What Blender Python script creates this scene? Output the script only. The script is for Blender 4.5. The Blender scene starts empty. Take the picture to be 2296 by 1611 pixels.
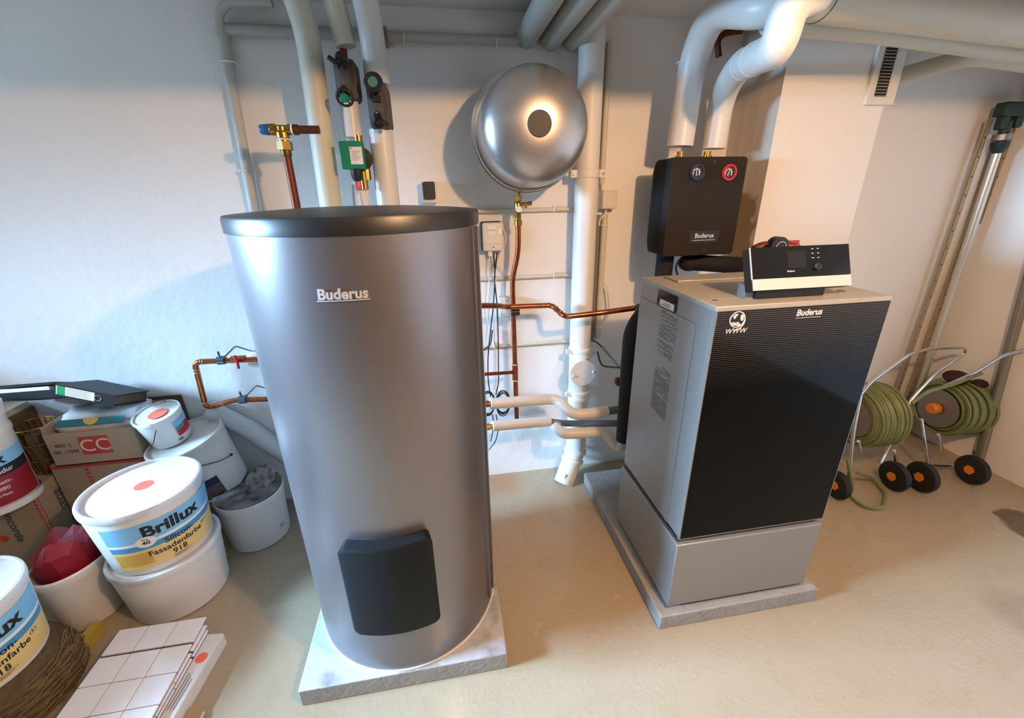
import bpy, bmesh, math, random
from mathutils import Vector, Matrix
random.seed(7)
sc = bpy.context.scene
COL = sc.collection
PI = math.pi

# ------------------------------------------------------------------ camera
W, H, F = 2296, 1611, 949.36
YAW, PITCH, ROLL, HC = .1597, .3746, -.0183, 1.5809
_fw = Vector((math.sin(YAW)*math.cos(PITCH), math.cos(YAW)*math.cos(PITCH), -math.sin(PITCH)))
_rt = Vector((math.cos(YAW), -math.sin(YAW), 0)); _up = _rt.cross(_fw)
_r = math.cos(ROLL)*_rt + math.sin(ROLL)*_up
_u = -math.sin(ROLL)*_rt + math.cos(ROLL)*_up
CAM = Vector((0, 0, HC))
cd = bpy.data.cameras.new('camera'); cam = bpy.data.objects.new('camera', cd); COL.objects.link(cam)
cd.sensor_width = 36; cd.sensor_fit = 'HORIZONTAL'; cd.lens = 36*F/W; cd.clip_start = .02
cam.matrix_world = Matrix((( _r.x, _u.x, -_fw.x, 0), (_r.y, _u.y, -_fw.y, 0), (_r.z, _u.z, -_fw.z, HC), (0, 0, 0, 1)))
sc.camera = cam
sc.view_settings.view_transform = 'Standard'; sc.view_settings.look = 'None'
sc.view_settings.gamma = 1; sc.view_settings.use_curve_mapping = False
sc.view_settings.exposure = 0.25
# ------------------------------------------------------------------ daylight and lamp
wd = bpy.data.worlds.new('sky'); sc.world = wd; wd.use_nodes = True
wd.node_tree.nodes['Background'].inputs[0].default_value = (.55, .75, 1, 1)
wd.node_tree.nodes['Background'].inputs[1].default_value = 2.0
def light(name, typ, loc, energy, color, **k):
    l = bpy.data.lights.new(name, typ); l.energy = energy; l.color = color
    for a, b in k.items(): setattr(l, a, b)
    o = bpy.data.objects.new(name, l); COL.objects.link(o); o.location = loc; return o
lamp = light('ceiling_lamp_light', 'POINT', (.85, .02, 2.18), 94, (1, .585, .295), shadow_soft_size=.035)
win = light('window_daylight', 'AREA', (-3.85, .75, 1.84), 205, (.38, .66, 1), shape='RECTANGLE', size=1.15, size_y=.5)
win.rotation_euler = (Vector((-.1, .38, 0)) - Vector((-3.85, .75, 1.84))).to_track_quat('-Z', 'Y').to_euler(); win.data.spread = math.radians(74)

# ------------------------------------------------------------------ helpers
def ray(u, v):
    return (_r*((u-W/2)/F) - _u*((v-805.5)/F) + _fw)
def P(u, v, Y=None, X=None, Z=None):
    d = ray(u, v)
    t = Y/d.y if Y is not None else X/d.x if X is not None else (Z-HC)/d.z
    return CAM + d*t
def lin(h):
    h = h.lstrip('#'); c = [int(h[i:i+2], 16)/255 for i in (0, 2, 4)]
    return tuple(x/12.92 if x <= .04045 else ((x+.055)/1.055)**2.4 for x in c) + (1,)
MATS = {}
def mat(name, hexcol, rough=.6, metal=0, var=.06, scale=6, bump=0, bscale=40, coat=0, spec=.5, hex2=None, trans=0, detail=4, contrast=None):
    if name in MATS: return MATS[name]
    m = bpy.data.materials.new(name); m.use_nodes = True; nt = m.node_tree; N = nt.nodes; L = nt.links
    b = N['Principled BSDF']
    b.inputs['Roughness'].default_value = rough; b.inputs['Metallic'].default_value = metal
    b.inputs['Specular IOR Level'].default_value = spec
    b.inputs['Coat Weight'].default_value = coat; b.inputs['Coat Roughness'].default_value = .08
    if trans: b.inputs['Transmission Weight'].default_value = trans
    tc = N.new('ShaderNodeTexCoord'); nz = N.new('ShaderNodeTexNoise'); nz.inputs['Scale'].default_value = scale; nz.inputs['Detail'].default_value = detail
    L.new(tc.outputs['Object'], nz.inputs['Vector'])
    mx = N.new('ShaderNodeMix'); mx.data_type = 'RGBA'
    c = lin(hexcol)
    c2 = lin(hex2) if hex2 else tuple(max(0, x*(1-2.2*var)) for x in c[:3]) + (1,)
    mx.inputs[6].default_value = c; mx.inputs[7].default_value = c2
    if contrast:
        mr = N.new('ShaderNodeMapRange'); mr.inputs[1].default_value = contrast[0]; mr.inputs[2].default_value = contrast[1]
        L.new(nz.outputs['Fac'], mr.inputs[0]); L.new(mr.outputs[0], mx.inputs[0])
    else: L.new(nz.outputs['Fac'], mx.inputs[0])
    L.new(mx.outputs[2], b.inputs['Base Color'])
    if bump:
        n2 = N.new('ShaderNodeTexNoise'); n2.inputs['Scale'].default_value = bscale; n2.inputs['Detail'].default_value = 5
        L.new(tc.outputs['Object'], n2.inputs['Vector'])
        bp = N.new('ShaderNodeBump'); bp.inputs['Strength'].default_value = bump; bp.inputs['Distance'].default_value = .01
        L.new(n2.outputs['Fac'], bp.inputs['Height']); L.new(bp.outputs[0], b.inputs['Normal'])
    MATS[name] = m; return m

def frame_of(ax):
    ax = Vector(ax).normalized()
    a = Vector((0, 0, 1)) if abs(ax.z) < .9 else Vector((1, 0, 0))
    x = a.cross(ax).normalized(); y = ax.cross(x).normalized()
    return x, y, ax
class MB:
    def __init__(s): s.v = []; s.f = []; s.m = []; s.mi = 0
    def add(s, vs, fs, fn=None):
        o = len(s.v); s.v += [tuple(fn(v)) if fn else tuple(v) for v in vs]
        s.f += [tuple(i+o for i in f) for f in fs]; s.m += [s.mi]*len(fs); return s
    def mat(s, i): s.mi = i; return s
    def box(s, a, b, M=None):
        (x0, y0, z0), (x1, y1, z1) = a, b
        vs = [Vector(p) for p in ((x0,y0,z0),(x1,y0,z0),(x1,y1,z0),(x0,y1,z0),(x0,y0,z1),(x1,y0,z1),(x1,y1,z1),(x0,y1,z1))]
        if M: vs = [M @ v for v in vs]
        return s.add(vs, [(0,3,2,1),(4,5,6,7),(0,1,5,4),(1,2,6,5),(2,3,7,6),(3,0,4,7)])
    def lathe(s, prof, org=(0,0,0), ax=(0,0,1), seg=48, cap0=True, cap1=True):
        x, y, z = frame_of(ax); org = Vector(org); vs = []; fs = []
        for r, h in prof:
            for k in range(seg):
                a = 2*PI*k/seg; vs.append(org + x*(r*math.cos(a)) + y*(r*math.sin(a)) + z*h)
        n = len(prof)
        for i in range(n-1):
            for k in range(seg):
                k2 = (k+1) % seg; fs.append((i*seg+k, i*seg+k2, (i+1)*seg+k2, (i+1)*seg+k))
        if cap0: fs.append(tuple(range(seg-1, -1, -1)))
        if cap1: fs.append(tuple((n-1)*seg+k for k in range(seg)))
        return s.add(vs, fs)
    def cyl(s, a, b, r, r2=None, seg=24):
        a = Vector(a); b = Vector(b); d = b-a
        return s.lathe([(r, 0), (r if r2 is None else r2, d.length)], a, d, seg)
    def tube(s, pts, r, bend=.05, seg=16, nb=6, cap=True):
        pts = [Vector(p) for p in pts]; path = [pts[0]]
        for i in range(1, len(pts)-1):
            p = pts[i]; d0 = (pts[i-1]-p); d1 = (pts[i+1]-p); l0, l1 = d0.length, d1.length
            if l0 < 1e-6 or l1 < 1e-6: continue
            q = min(bend, l0*.49, l1*.49); a = p + d0/l0*q; b = p + d1/l1*q
            for k in range(nb+1):
                t = k/nb; path.append(a*(1-t)**2 + p*2*t*(1-t) + b*t*t)
        path.append(pts[-1])
        pp = [path[0]]
        for p in path[1:]:
            if (p-pp[-1]).length > 1e-5: pp.append(p)
        path = pp; n = len(path)
        T = [(path[min(i+1, n-1)]-path[max(i-1, 0)]).normalized() for i in range(n)]
        x, y, _ = frame_of(T[0]); vs = []; fs = []
        for i in range(n):
            if i:
                q = T[i-1].rotation_difference(T[i]); x = q @ x
                x = (x - T[i]*x.dot(T[i])).normalized()
            y = T[i].cross(x)
            for k in range(seg):
                a = 2*PI*k/seg; vs.append(path[i] + (x*math.cos(a) + y*math.sin(a))*r)
        for i in range(n-1):
            for k in range(seg):
                k2 = (k+1) % seg; fs.append((i*seg+k, i*seg+k2, (i+1)*seg+k2, (i+1)*seg+k))
        if cap: fs.append(tuple(range(seg-1, -1, -1))); fs.append(tuple((n-1)*seg+k for k in range(seg)))
        return s.add(vs, fs)
    def torus(s, c, ax, R, r, seg=40, s2=10, a0=0, a1=2*PI):
        x, y, z = frame_of(ax); c = Vector(c); full = abs(a1-a0-2*PI) < 1e-6
        n = seg if full else seg+1; vs = []; fs = []
        for i in range(n):
            a = a0 + (a1-a0)*i/seg; d = x*math.cos(a) + y*math.sin(a)
            for k in range(s2):
                b = 2*PI*k/s2; vs.append(c + d*(R + r*math.cos(b)) + z*(r*math.sin(b)))
        for i in range(n if full else n-1):
            j = (i+1) % n
            for k in range(s2):
                k2 = (k+1) % s2; fs.append((i*s2+k, j*s2+k, j*s2+k2, i*s2+k2))
        return s.add(vs, fs)
    def sphere(s, c, r, sx=1, sy=1, sz=1, seg=20, rings=12):
        prof = [(max(1e-4, r*math.sin(PI*i/rings)), -r*math.cos(PI*i/rings)) for i in range(rings+1)]
        t = MB(); t.lathe(prof, (0,0,0), (0,0,1), seg); c = Vector(c)
        return s.add([(c.x+v[0]*sx, c.y+v[1]*sy, c.z+v[2]*sz) for v in t.v], t.f)
    def prism(s, poly, o, ex, ey, ez, d):         # polygon in the plane (ex, ey), extruded d along ez
        o = Vector(o); ex = Vector(ex); ey = Vector(ey); ez = Vector(ez); n = len(poly)
        vs = [o + ex*a + ey*b for a, b in poly] + [o + ex*a + ey*b + ez*d for a, b in poly]
        fs = [tuple(range(n-1, -1, -1)), tuple(range(n, 2*n))] + [(i, (i+1) % n, n+(i+1) % n, n+i) for i in range(n)]
        return s.add(vs, fs)
    def quad(s, a, b, c, d): return s.add([a, b, c, d], [(0, 1, 2, 3)])
    def text(s, txt, size, fn, bold=0, shear=0, align='CENTER', ext=.0004, wide=1.0, space=1.0):
        vs, fs = text_geo(txt, bold, shear, align, space)
        out = [(x*size*wide, y*size, z) for x, y, z in vs]
        return s.add(out, fs, lambda p: fn(p[0], p[1], .0006 + (ext if p[2] > .5 else 0)))
    def build(s, name, mats, parent=None, bevel=0, angle=35, seg=2, recalc=True):
        me = bpy.data.meshes.new(name)
        off = wloc(parent) if parent else Vector((0, 0, 0))
        me.from_pydata([tuple(Vector(v)-off) for v in s.v], [], s.f)
        for m in (mats if isinstance(mats, (list, tuple)) else [mats]): me.materials.append(m)
        me.polygons.foreach_set('material_index', s.m)
        if recalc:
            bm = bmesh.new(); bm.from_mesh(me); bmesh.ops.recalc_face_normals(bm, faces=bm.faces); bm.to_mesh(me); bm.free()
        me.polygons.foreach_set('use_smooth', [True]*len(me.polygons))
        me.set_sharp_from_angle(angle=math.radians(angle)); me.update()
        o = bpy.data.objects.new(name, me); COL.objects.link(o)
        if parent: o.parent = parent
        if bevel:
            md = o.modifiers.new('bevel', 'BEVEL'); md.width = bevel; md.segments = seg; md.limit_method = 'ANGLE'; md.angle_limit = math.radians(40); md.harden_normals = False
        return o
def wloc(o):
    v = Vector((0, 0, 0))
    while o: v = v + Vector(o.location); o = o.parent
    return v
TG = {}
def text_geo(txt, bold, shear, align, space):
    key = (txt, bold, shear, align, space)
    if key in TG: return TG[key]
    c = bpy.data.curves.new('lettering', 'FONT'); c.body = txt; c.size = 1; c.offset = bold; c.shear = shear
    c.align_x = align; c.align_y = 'CENTER'; c.resolution_u = 3; c.extrude = .5; c.space_character = space
    o = bpy.data.objects.new('lettering', c); COL.objects.link(o)
    dg = bpy.context.evaluated_depsgraph_get(); dg.update()
    me = bpy.data.meshes.new_from_object(o.evaluated_get(dg))
    r = ([(v.co.x, v.co.y, v.co.z+.5) for v in me.vertices], [tuple(p.vertices) for p in me.polygons])
    bpy.data.objects.remove(o); bpy.data.curves.remove(c); bpy.data.meshes.remove(me)
    TG[key] = r; return r
def tag(o, label=None, cat=None, group=None, kind=None):
    if label: o['label'] = label
    if cat: o['category'] = cat
    if group: o['group'] = group
    if kind: o['kind'] = kind
    return o
def thing(name, label, cat, loc=(0,0,0), group=None):
    o = bpy.data.objects.new(name, None); COL.objects.link(o); o.location = loc; o.empty_display_size = .05
    return tag(o, label, cat, group)
def flat(o, ex, ey, n):                            # mapping of lettering onto a plane
    o = Vector(o); ex = Vector(ex).normalized(); ey = Vector(ey).normalized(); n = Vector(n).normalized()
    return lambda x, y, z: o + ex*x + ey*y + n*z
def round_poly(w, h, r, n=5):
    out = []
    for cx, cy, a0 in ((w/2-r, h/2-r, 0), (-w/2+r, h/2-r, 90), (-w/2+r, -h/2+r, 180), (w/2-r, -h/2+r, 270)):
        for k in range(n+1):
            a = math.radians(a0 + 90*k/n); out.append((cx + r*math.cos(a), cy + r*math.sin(a)))
    return out
def circ_poly(r, n=32): return [(r*math.cos(2*PI*k/n), r*math.sin(2*PI*k/n)) for k in range(n)]

# ------------------------------------------------------------------ materials
M_wall = mat('painted_plaster', 'E9E7E4', .85, var=.02, scale=2.2, bump=.25, bscale=22, hex2='E1DEDA')
M_ceil = mat('ceiling_paint', 'DAD7D2', .9, var=.03, bump=.2, bscale=30)
M_pvc = mat('white_wrap', 'D9D7D2', .38, var=.03, scale=9, bump=.05, bscale=18)
M_lag = mat('aged_lagging', 'CFCBB9', .5, var=.05, scale=7)
M_greypipe = mat('grey_painted_pipe', 'B9BAB4', .5, var=.06, scale=12)
M_greypipe2 = mat('grey_green_pipe', 'A9ADA6', .5, var=.06, scale=12)
M_drain = mat('drain_paint', 'DCD8D0', .45, var=.03, scale=8)
M_copper = mat('copper', 'C9794F', .28, 1, var=.12, scale=30, hex2='8F4B2E')
M_copperold = mat('dull_copper', '75412D', .5, .8, var=.12, scale=40, hex2='5C2F20')
M_solder = mat('solder', 'D8C3AE', .3, 1)
M_brass = mat('brass', 'C79A4B', .3, 1, var=.1, scale=40, hex2='8E6A30')
M_brassdark = mat('dark_brass', '6E5734', .45, .9, var=.1)
M_chrome = mat('chrome', 'DADCE0', .16, 1, var=.02)
M_badge = mat('badge_silver', 'E4E4E6', .3, .5, var=.02)
M_zinc = mat('zinc', 'A9B0B6', .3, 1, var=.05)
M_black = mat('black_plastic', '1A1A1A', .45, var=.1)
M_blackgloss = mat('black_gloss', '0B0B0C', .12, var=.02)
M_foam = mat('black_foam', '17161A', .8, var=.12, scale=60)
M_pump = mat('dark_epp', '2B2520', .85, var=.10, scale=120, bump=.15, bscale=260, spec=.2)
M_shell = mat('grey_epp', '55504E', .8, var=.12, scale=50, bump=.1, bscale=200)
M_white = mat('white_plastic', 'E6E3DC', .4, var=.02)
M_ivory = mat('ivory_plastic', 'DAD3C4', .45, var=.03)
M_bucket = mat('bucket_plastic', 'DEDDDA', .38, var=.05, scale=5, hex2='CFC9C0')
M_lid = mat('soiled_lid', 'D0D2D3', .45, var=.1, scale=7, hex2='9F978D', contrast=(.5, .75))
M_red = mat('red_plastic', 'C4202C', .4, var=.1)
M_redcrate = mat('dark_red_plastic', '7A0C19', .5, var=.15, scale=9, hex2='930F20')
M_sticker = mat('coral_sticker', 'F2664F', .6, var=.04)
M_ink = mat('black_ink', '16181C', .6, var=.02)
M_green = mat('pump_green', '07805A', .42, var=.03)
M_blue = mat('blue_plastic', '1F4F87', .4, var=.05)
M_navy = mat('navy_plastic', '14223E', .35, var=.04)
M_tank = mat('silver_jacket', '878386', .33, .78, var=.03, scale=3)
M_vessel = mat('silver_lacquer', 'B3AFAB', .30, .85, var=.02, scale=4)
M_case = mat('silver_grey_enamel', '8F8F8D', .42, .4, var=.03, scale=60)
M_casetop = mat('light_grey_enamel', 'A29F97', .42, .2, var=.02)
M_silver = mat('silver_trim', 'D5D2CF', .38, .3, var=.02)
M_concrete = mat('concrete', 'A3A09A', .85, var=.2, scale=14, bump=.4, bscale=60, hex2='827F7A')
M_slabtop = mat('worn_white_paint', 'AFB1B4', .7, var=.2, scale=9, bump=.5, bscale=24, hex2='77716B', contrast=(.5, .72))
M_tile = mat('white_glazed_tile', 'E9E4E3', .22, var=.03, scale=12)
M_grout = mat('brown_backing', '55392E', .9, var=.15)
M_card = mat('cardboard', 'A98F6E', .85, var=.08, scale=10)
M_cardw = mat('pale_carton', '998A74', .8, var=.08, scale=7)
M_carddk = mat('brown_carton', '5E4C3A', .9, var=.15, scale=14)
M_hose = mat('green_hose', '7E8659', .35, var=.12, scale=30, hex2='5F683E')
M_orange = mat('orange_plastic', 'D9801F', .4, var=.06)
M_rubber = mat('rubber', '121212', .75, var=.1)
M_straw = mat('straw', '6B5633', .9, var=.4, scale=60, hex2='33271A', bump=.6, bscale=90)
M_steel = mat('galvanised_steel', '9A9488', .4, .8, var=.08, scale=30)
M_alu = mat('aluminium_tube', 'E6E2DA', .30, .7, var=.03)
M_dkgreen = mat('dark_green_plastic', '143028', .5, var=.1)

def hex_mix_material(name, rows, axis='Z'):
    pass
# floor: pale painted screed with worn brown patches
def floor_material():
    m = bpy.data.materials.new('painted_screed'); m.use_nodes = True; N = m.node_tree.nodes; L = m.node_tree.links; b = N['Principled BSDF']
    tc = N.new('ShaderNodeTexCoord')
    def noise(s, d=5):
        n = N.new('ShaderNodeTexNoise'); n.inputs['Scale'].default_value = s; n.inputs['Detail'].default_value = d; L.new(tc.outputs['Object'], n.inputs['Vector']); return n
    def ramp(src, a, c):
        r = N.new('ShaderNodeMapRange'); r.inputs[1].default_value = a; r.inputs[2].default_value = c; L.new(src, r.inputs[0]); return r.outputs[0]
    def mix(f, a, c):
        x = N.new('ShaderNodeMix'); x.data_type = 'RGBA'; L.new(f, x.inputs[0])
        for i, q in ((6, a), (7, c)):
            if isinstance(q, tuple): x.inputs[i].default_value = q
            else: L.new(q, x.inputs[i])
        return x.outputs[2]
    n1 = noise(1.4); n2 = noise(9); n3 = noise(55)
    col = mix(n1.outputs['Fac'], lin('A6977F'), lin('97876E'))
    col = mix(ramp(n2.outputs['Fac'], .50, .95), col, lin('9A886D'))
    col = mix(ramp(n3.outputs['Fac'], .62, .95), col, lin('84725A'))
    def blob(x, y, r, hexc, soft, amt):            # a spill with its own outline
        v = N.new('ShaderNodeVectorMath'); v.operation = 'SUBTRACT'; L.new(tc.outputs['Object'], v.inputs[0]); v.inputs[1].default_value = (x, y, 0)
        ln = N.new('ShaderNodeVectorMath'); ln.operation = 'LENGTH'; L.new(v.outputs[0], ln.inputs[0])
        ad = N.new('ShaderNodeMath'); ad.operation = 'MULTIPLY_ADD'; L.new(n2.outputs['Fac'], ad.inputs[0]); ad.inputs[1].default_value = .12; L.new(ln.outputs['Value'], ad.inputs[2])
        r_ = N.new('ShaderNodeMapRange'); r_.inputs[1].default_value = r+.06+soft; r_.inputs[2].default_value = r+.06-soft; r_.inputs[3].default_value = 0; r_.inputs[4].default_value = amt
        L.new(ad.outputs[0], r_.inputs[0]); return r_.outputs[0]
    col = mix(blob(2.80, 1.18, .145, '', .012, .85), col, lin('4A3420'))
    col = mix(blob(2.18, .80, .135, '', .03, .45), col, lin('7A6552'))
    col = mix(blob(.26, 2.02, .10, '', .06, .6), col, lin('A06E45'))
    L.new(col, b.inputs['Base Color'])
    L.new(ramp(n2.outputs['Fac'], .2, 1.6), b.inputs['Roughness'])
    bp = N.new('ShaderNodeBump'); bp.inputs['Strength'].default_value = .12; bp.inputs['Distance'].default_value = .01
    L.new(n3.outputs['Fac'], bp.inputs['Height']); L.new(bp.outputs[0], b.inputs['Normal'])
    return m
def chimney_material():
    m = bpy.data.materials.new('chimney_plaster'); m.use_nodes = True; N = m.node_tree.nodes; L = m.node_tree.links; b = N['Principled BSDF']
    b.inputs['Roughness'].default_value = .9
    tc = N.new('ShaderNodeTexCoord'); n = N.new('ShaderNodeTexNoise'); n.inputs['Scale'].default_value = 9; L.new(tc.outputs['Object'], n.inputs['Vector'])
    mp = N.new('ShaderNodeMapping'); mp.inputs['Scale'].default_value = (40, 40, 1.5); L.new(tc.outputs['Object'], mp.inputs[0])
    ns = N.new('ShaderNodeTexNoise'); ns.inputs['Scale'].default_value = 1; L.new(mp.outputs[0], ns.inputs['Vector'])
    sx = N.new('ShaderNodeSeparateXYZ'); L.new(tc.outputs['Object'], sx.inputs[0])
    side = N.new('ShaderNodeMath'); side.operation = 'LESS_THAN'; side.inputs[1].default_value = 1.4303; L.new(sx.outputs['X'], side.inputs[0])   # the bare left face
    def masked(src):
        k = N.new('ShaderNodeMath'); k.operation = 'MULTIPLY'; L.new(src, k.inputs[0]); L.new(side.outputs[0], k.inputs[1]); return k.outputs[0]
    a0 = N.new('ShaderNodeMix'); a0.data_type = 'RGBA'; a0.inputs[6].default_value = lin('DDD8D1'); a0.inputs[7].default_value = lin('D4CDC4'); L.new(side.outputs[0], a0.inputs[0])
    a = N.new('ShaderNodeMix'); a.data_type = 'RGBA'; a.inputs[7].default_value = lin('BBB2A8'); L.new(a0.outputs[2], a.inputs[6]); L.new(masked(ns.outputs['Fac']), a.inputs[0])
    sub = N.new('ShaderNodeVectorMath'); sub.operation = 'SUBTRACT'; L.new(tc.outputs['Object'], sub.inputs[0]); sub.inputs[1].default_value = (1.43, 1.93, 1.39)
    sc_ = N.new('ShaderNodeVectorMath'); sc_.operation = 'MULTIPLY'; L.new(sub.outputs[0], sc_.inputs[0]); sc_.inputs[1].default_value = (1, 1, .65)
    ln = N.new('ShaderNodeVectorMath'); ln.operation = 'LENGTH'; L.new(sc_.outputs[0], ln.inputs[0])
    ad = N.new('ShaderNodeMath'); ad.operation = 'MULTIPLY_ADD'; L.new(n.outputs['Fac'], ad.inputs[0]); ad.inputs[1].default_value = .16; L.new(ln.outputs['Value'], ad.inputs[2])
    r_ = N.new('ShaderNodeMapRange'); r_.inputs[1].default_value = .205; r_.inputs[2].default_value = .185; L.new(ad.outputs[0], r_.inputs[0])
    c = N.new('ShaderNodeMix'); c.data_type = 'RGBA'; c.inputs[7].default_value = lin('94805F'); L.new(a.outputs[2], c.inputs[6]); L.new(masked(r_.outputs[0]), c.inputs[0])
    L.new(c.outputs[2], b.inputs['Base Color']); return m
def door_glass_material():
    m = bpy.data.materials.new('printed_black_glass'); m.use_nodes = True; N = m.node_tree.nodes; L = m.node_tree.links; b = N['Principled BSDF']
    b.inputs['Roughness'].default_value = .07; b.inputs['Specular IOR Level'].default_value = .12
    tc = N.new('ShaderNodeTexCoord'); sp = N.new('ShaderNodeSeparateXYZ'); L.new(tc.outputs['Object'], sp.inputs[0])
    # fine printed lines whose width shrinks downwards
    w = N.new('ShaderNodeMath'); w.operation = 'MULTIPLY'; L.new(sp.outputs['Z'], w.inputs[0]); w.inputs[1].default_value = 1/.0062
    fr = N.new('ShaderNodeMath'); fr.operation = 'FRACT'; L.new(w.outputs[0], fr.inputs[0])
    g = N.new('ShaderNodeMapRange'); g.inputs[1].default_value = .93; g.inputs[2].default_value = 1.24; g.inputs[3].default_value = 0; g.inputs[4].default_value = .9; L.new(sp.outputs['Z'], g.inputs[0])
    lt = N.new('ShaderNodeMath'); lt.operation = 'LESS_THAN'; L.new(fr.outputs[0], lt.inputs[0]); L.new(g.outputs[0], lt.inputs[1])
    x = N.new('ShaderNodeMix'); x.data_type = 'RGBA'; x.inputs[6].default_value = lin('040404'); x.inputs[7].default_value = lin('383531'); L.new(lt.outputs[0], x.inputs[0])
    L.new(x.outputs[2], b.inputs['Base Color']); return m
M_floor = floor_material(); M_chim = chimney_material(); M_glassdoor = door_glass_material()
M_skyband = mat('label_sky_blue', '4FA3D4', .5, var=.25, scale=4, hex2='9ACBE6')
M_midblue = mat('label_mid_blue', '4A90C0', .5, var=.05)
M_yellow = mat('label_yellow', 'E8CB83', .5, var=.08, scale=8)
M_ochre = mat('label_ochre', 'CFA648', .5, var=.06)
M_labelwhite = mat('label_white', 'E8E6E0', .5, var=.03)
M_canred = mat('can_red', '8A1420', .5, var=.05)
M_grey = mat('grey_print', '7C7B79', .7, var=.1)
M_teal = mat('teal_print', '2B7F90', .6, var=.06)
M_sand = mat('yellow_print', 'DCC36A', .6, var=.05)
M_redprint = mat('red_print', 'B8443A', .7, var=.15, scale=30)
M_brownprint = mat('brown_print', '6B4E4A', .6, var=.06)

# ------------------------------------------------------------------ the room
YB, XL, XR, YF, ZC = 2.113, -4.0, 3.105, -3.2, 2.275
def struct(name, mb, m, **k): return tag(mb.build(name, m, **k), kind='structure')
struct('floor', MB().box((XL-.2, YF-.2, -.12), (XR+.2, YB+.2, 0)), M_floor)
struct('ceiling', MB().box((XL-.2, YF-.2, ZC), (XR+.2, YB+.2, ZC+.15)), M_ceil)
struct('wall_back', MB().box((XL-.2, YB, 0), (XR+.2, YB+.2, ZC)), M_wall)
struct('wall_right', MB().box((XR, YF, 0), (XR+.2, YB, ZC)), M_wall)
struct('wall_front', MB().box((XL, YF-.2, 0), (XR, YF, ZC)), mat('rough_brick', '85766A', .9, var=.2, scale=12, bump=.4))
struct('added_light_blocker', MB().box((-2.75, .55, 0), (-2.5, YB, 1.1)), M_wall)  # unseen block added to keep window light off the cartons
wy0, wy1, wz0, wz1 = .15, 1.35, 1.58, 2.15
struct('wall_left', MB().box((XL-.2, YF, 0), (XL, wy0, ZC)).box((XL-.2, wy1, 0), (XL, YB, ZC)).box((XL-.2, wy0, 0), (XL, wy1, wz0)).box((XL-.2, wy0, wz1), (XL, wy1, ZC)), M_wall)
wf = MB()
for a, b in (((wy0, wz0), (wy1, wz0+.05)), ((wy0, wz1-.05), (wy1, wz1)), ((wy0, wz0), (wy0+.05, wz1)), ((wy1-.05, wz0), (wy1, wz1)), (((wy0+wy1)/2-.03, wz0), ((wy0+wy1)/2+.03, wz1))):
    wf.box((XL-.12, a[0], a[1]), (XL-.06, b[0], b[1]))
wo = struct('window_1', wf, M_white)
struct('wall_chimney', MB().box((1.43, 1.804, 0), (1.934, YB, ZC)), M_chim)
struct('ceiling_beam', MB().box((XL, .95, 2.085), (XR, 1.06, ZC)), M_ceil)

# ------------------------------------------------------------------ hot water tank
TX, TY, TR = -.219, 1.338, .335
def on_tank(R=TR):
    def f(th, z, d=0):
        a = math.radians(th); return Vector((TX + (R+d)*math.cos(a), TY + (R+d)*math.sin(a), z))
    return f
tank = thing('hot_water_tank', 'tall silver cylindrical hot water tank with black lid on a concrete slab', 'water tank', (TX, TY, .079))
MB().lathe([(TR-.01, .079), (TR-.001, .082), (TR, .1), (TR, 1.5)], (TX, TY, 0), seg=128).build('jacket', M_tank, tank)
MB().lathe([(TR-.012, .0745), (TR+.0025, .0745), (TR+.0025, .081), (TR-.012, .081)], (TX, TY, 0), seg=128).build('base_ring', M_white, tank)
LR = .3392
MB().lathe([(LR-.006, 1.498), (LR, 1.500), (LR, 1.533), (LR-.003, 1.5385), (LR-.012, 1.540), (.27, 1.5445), (.16, 1.5505), (.02, 1.553)], (TX, TY, 0), seg=128).build('lid', mat('lid_black', '1D1B1A', .38, var=.06, scale=30), tank)
# inspection cover, curved with the jacket
def curved_plate(th0, th1, z0, z1, R0, R1, inset, rc=.022, n=26, top_drop=0):
    mb = MB(); W_ = math.radians(th1-th0)*R1; H_ = z1-z0; rings = []
    for (R, k) in ((R0, 0), (R1-.004, inset*.35), (R1-.0008, inset*.8), (R1, inset)):
        poly = []
        w, h = W_-2*k, H_-2*k
        for cx, cy, a0 in ((w/2-rc, h/2-rc, 0), (-w/2+rc, h/2-rc, 90), (-w/2+rc, -h/2+rc, 180), (w/2-rc, -h/2+rc, 270)):
            for q in range(7):
                a = math.radians(a0+15*q); poly.append((cx+rc*math.cos(a), cy+rc*math.sin(a)))
        full = []
        for i in range(len(poly)):
            a, b = poly[i], poly[(i+1) % len(poly)]; ns = max(1, int(math.hypot(b[0]-a[0], b[1]-a[1])/.015)) if math.hypot(b[0]-a[0], b[1]-a[1]) > .02 else 1
            ns = 18 if math.hypot(b[0]-a[0], b[1]-a[1]) > .05 else 1
            for q in range(ns): t = q/ns; full.append((a[0]+(b[0]-a[0])*t, a[1]+(b[1]-a[1])*t))
        rings.append((R, full))
    mid = math.radians((th0+th1)/2); zc = (z0+z1)/2; vs = []; fs = []; m = len(rings[0][1])
    for R, full in rings:
        for x, y in full:
            a = mid + x/R1; vs.append((TX+R*math.cos(a), TY+R*math.sin(a), zc+y))
    for i in range(len(rings)-1):
        for k in range(m): fs.append((i*m+k, i*m+(k+1) % m, (i+1)*m+(k+1) % m, (i+1)*m+k))
    # face: grid of columns so that it stays curved
    R, full = rings[-1]; base = (len(rings)-1)*m
    order = sorted(range(m), key=lambda i: full[i][0])
    ups = [i for i in order if full[i][1] > 0]; dns = [i for i in order if full[i][1] <= 0]
    for a, b, c, d in zip(dns[:-1], dns[1:], ups[1:], ups[:-1]): fs.append((base+a, base+b, base+c, base+d))
    return mb.add(vs, fs)
curved_plate(-112.2, -68.6, .296, .652, TR-.002, .374, .012).build('inspection_cover', mat('cover_black', '14171A', .6, var=.05, scale=40, spec=.2), tank, angle=50)
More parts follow.
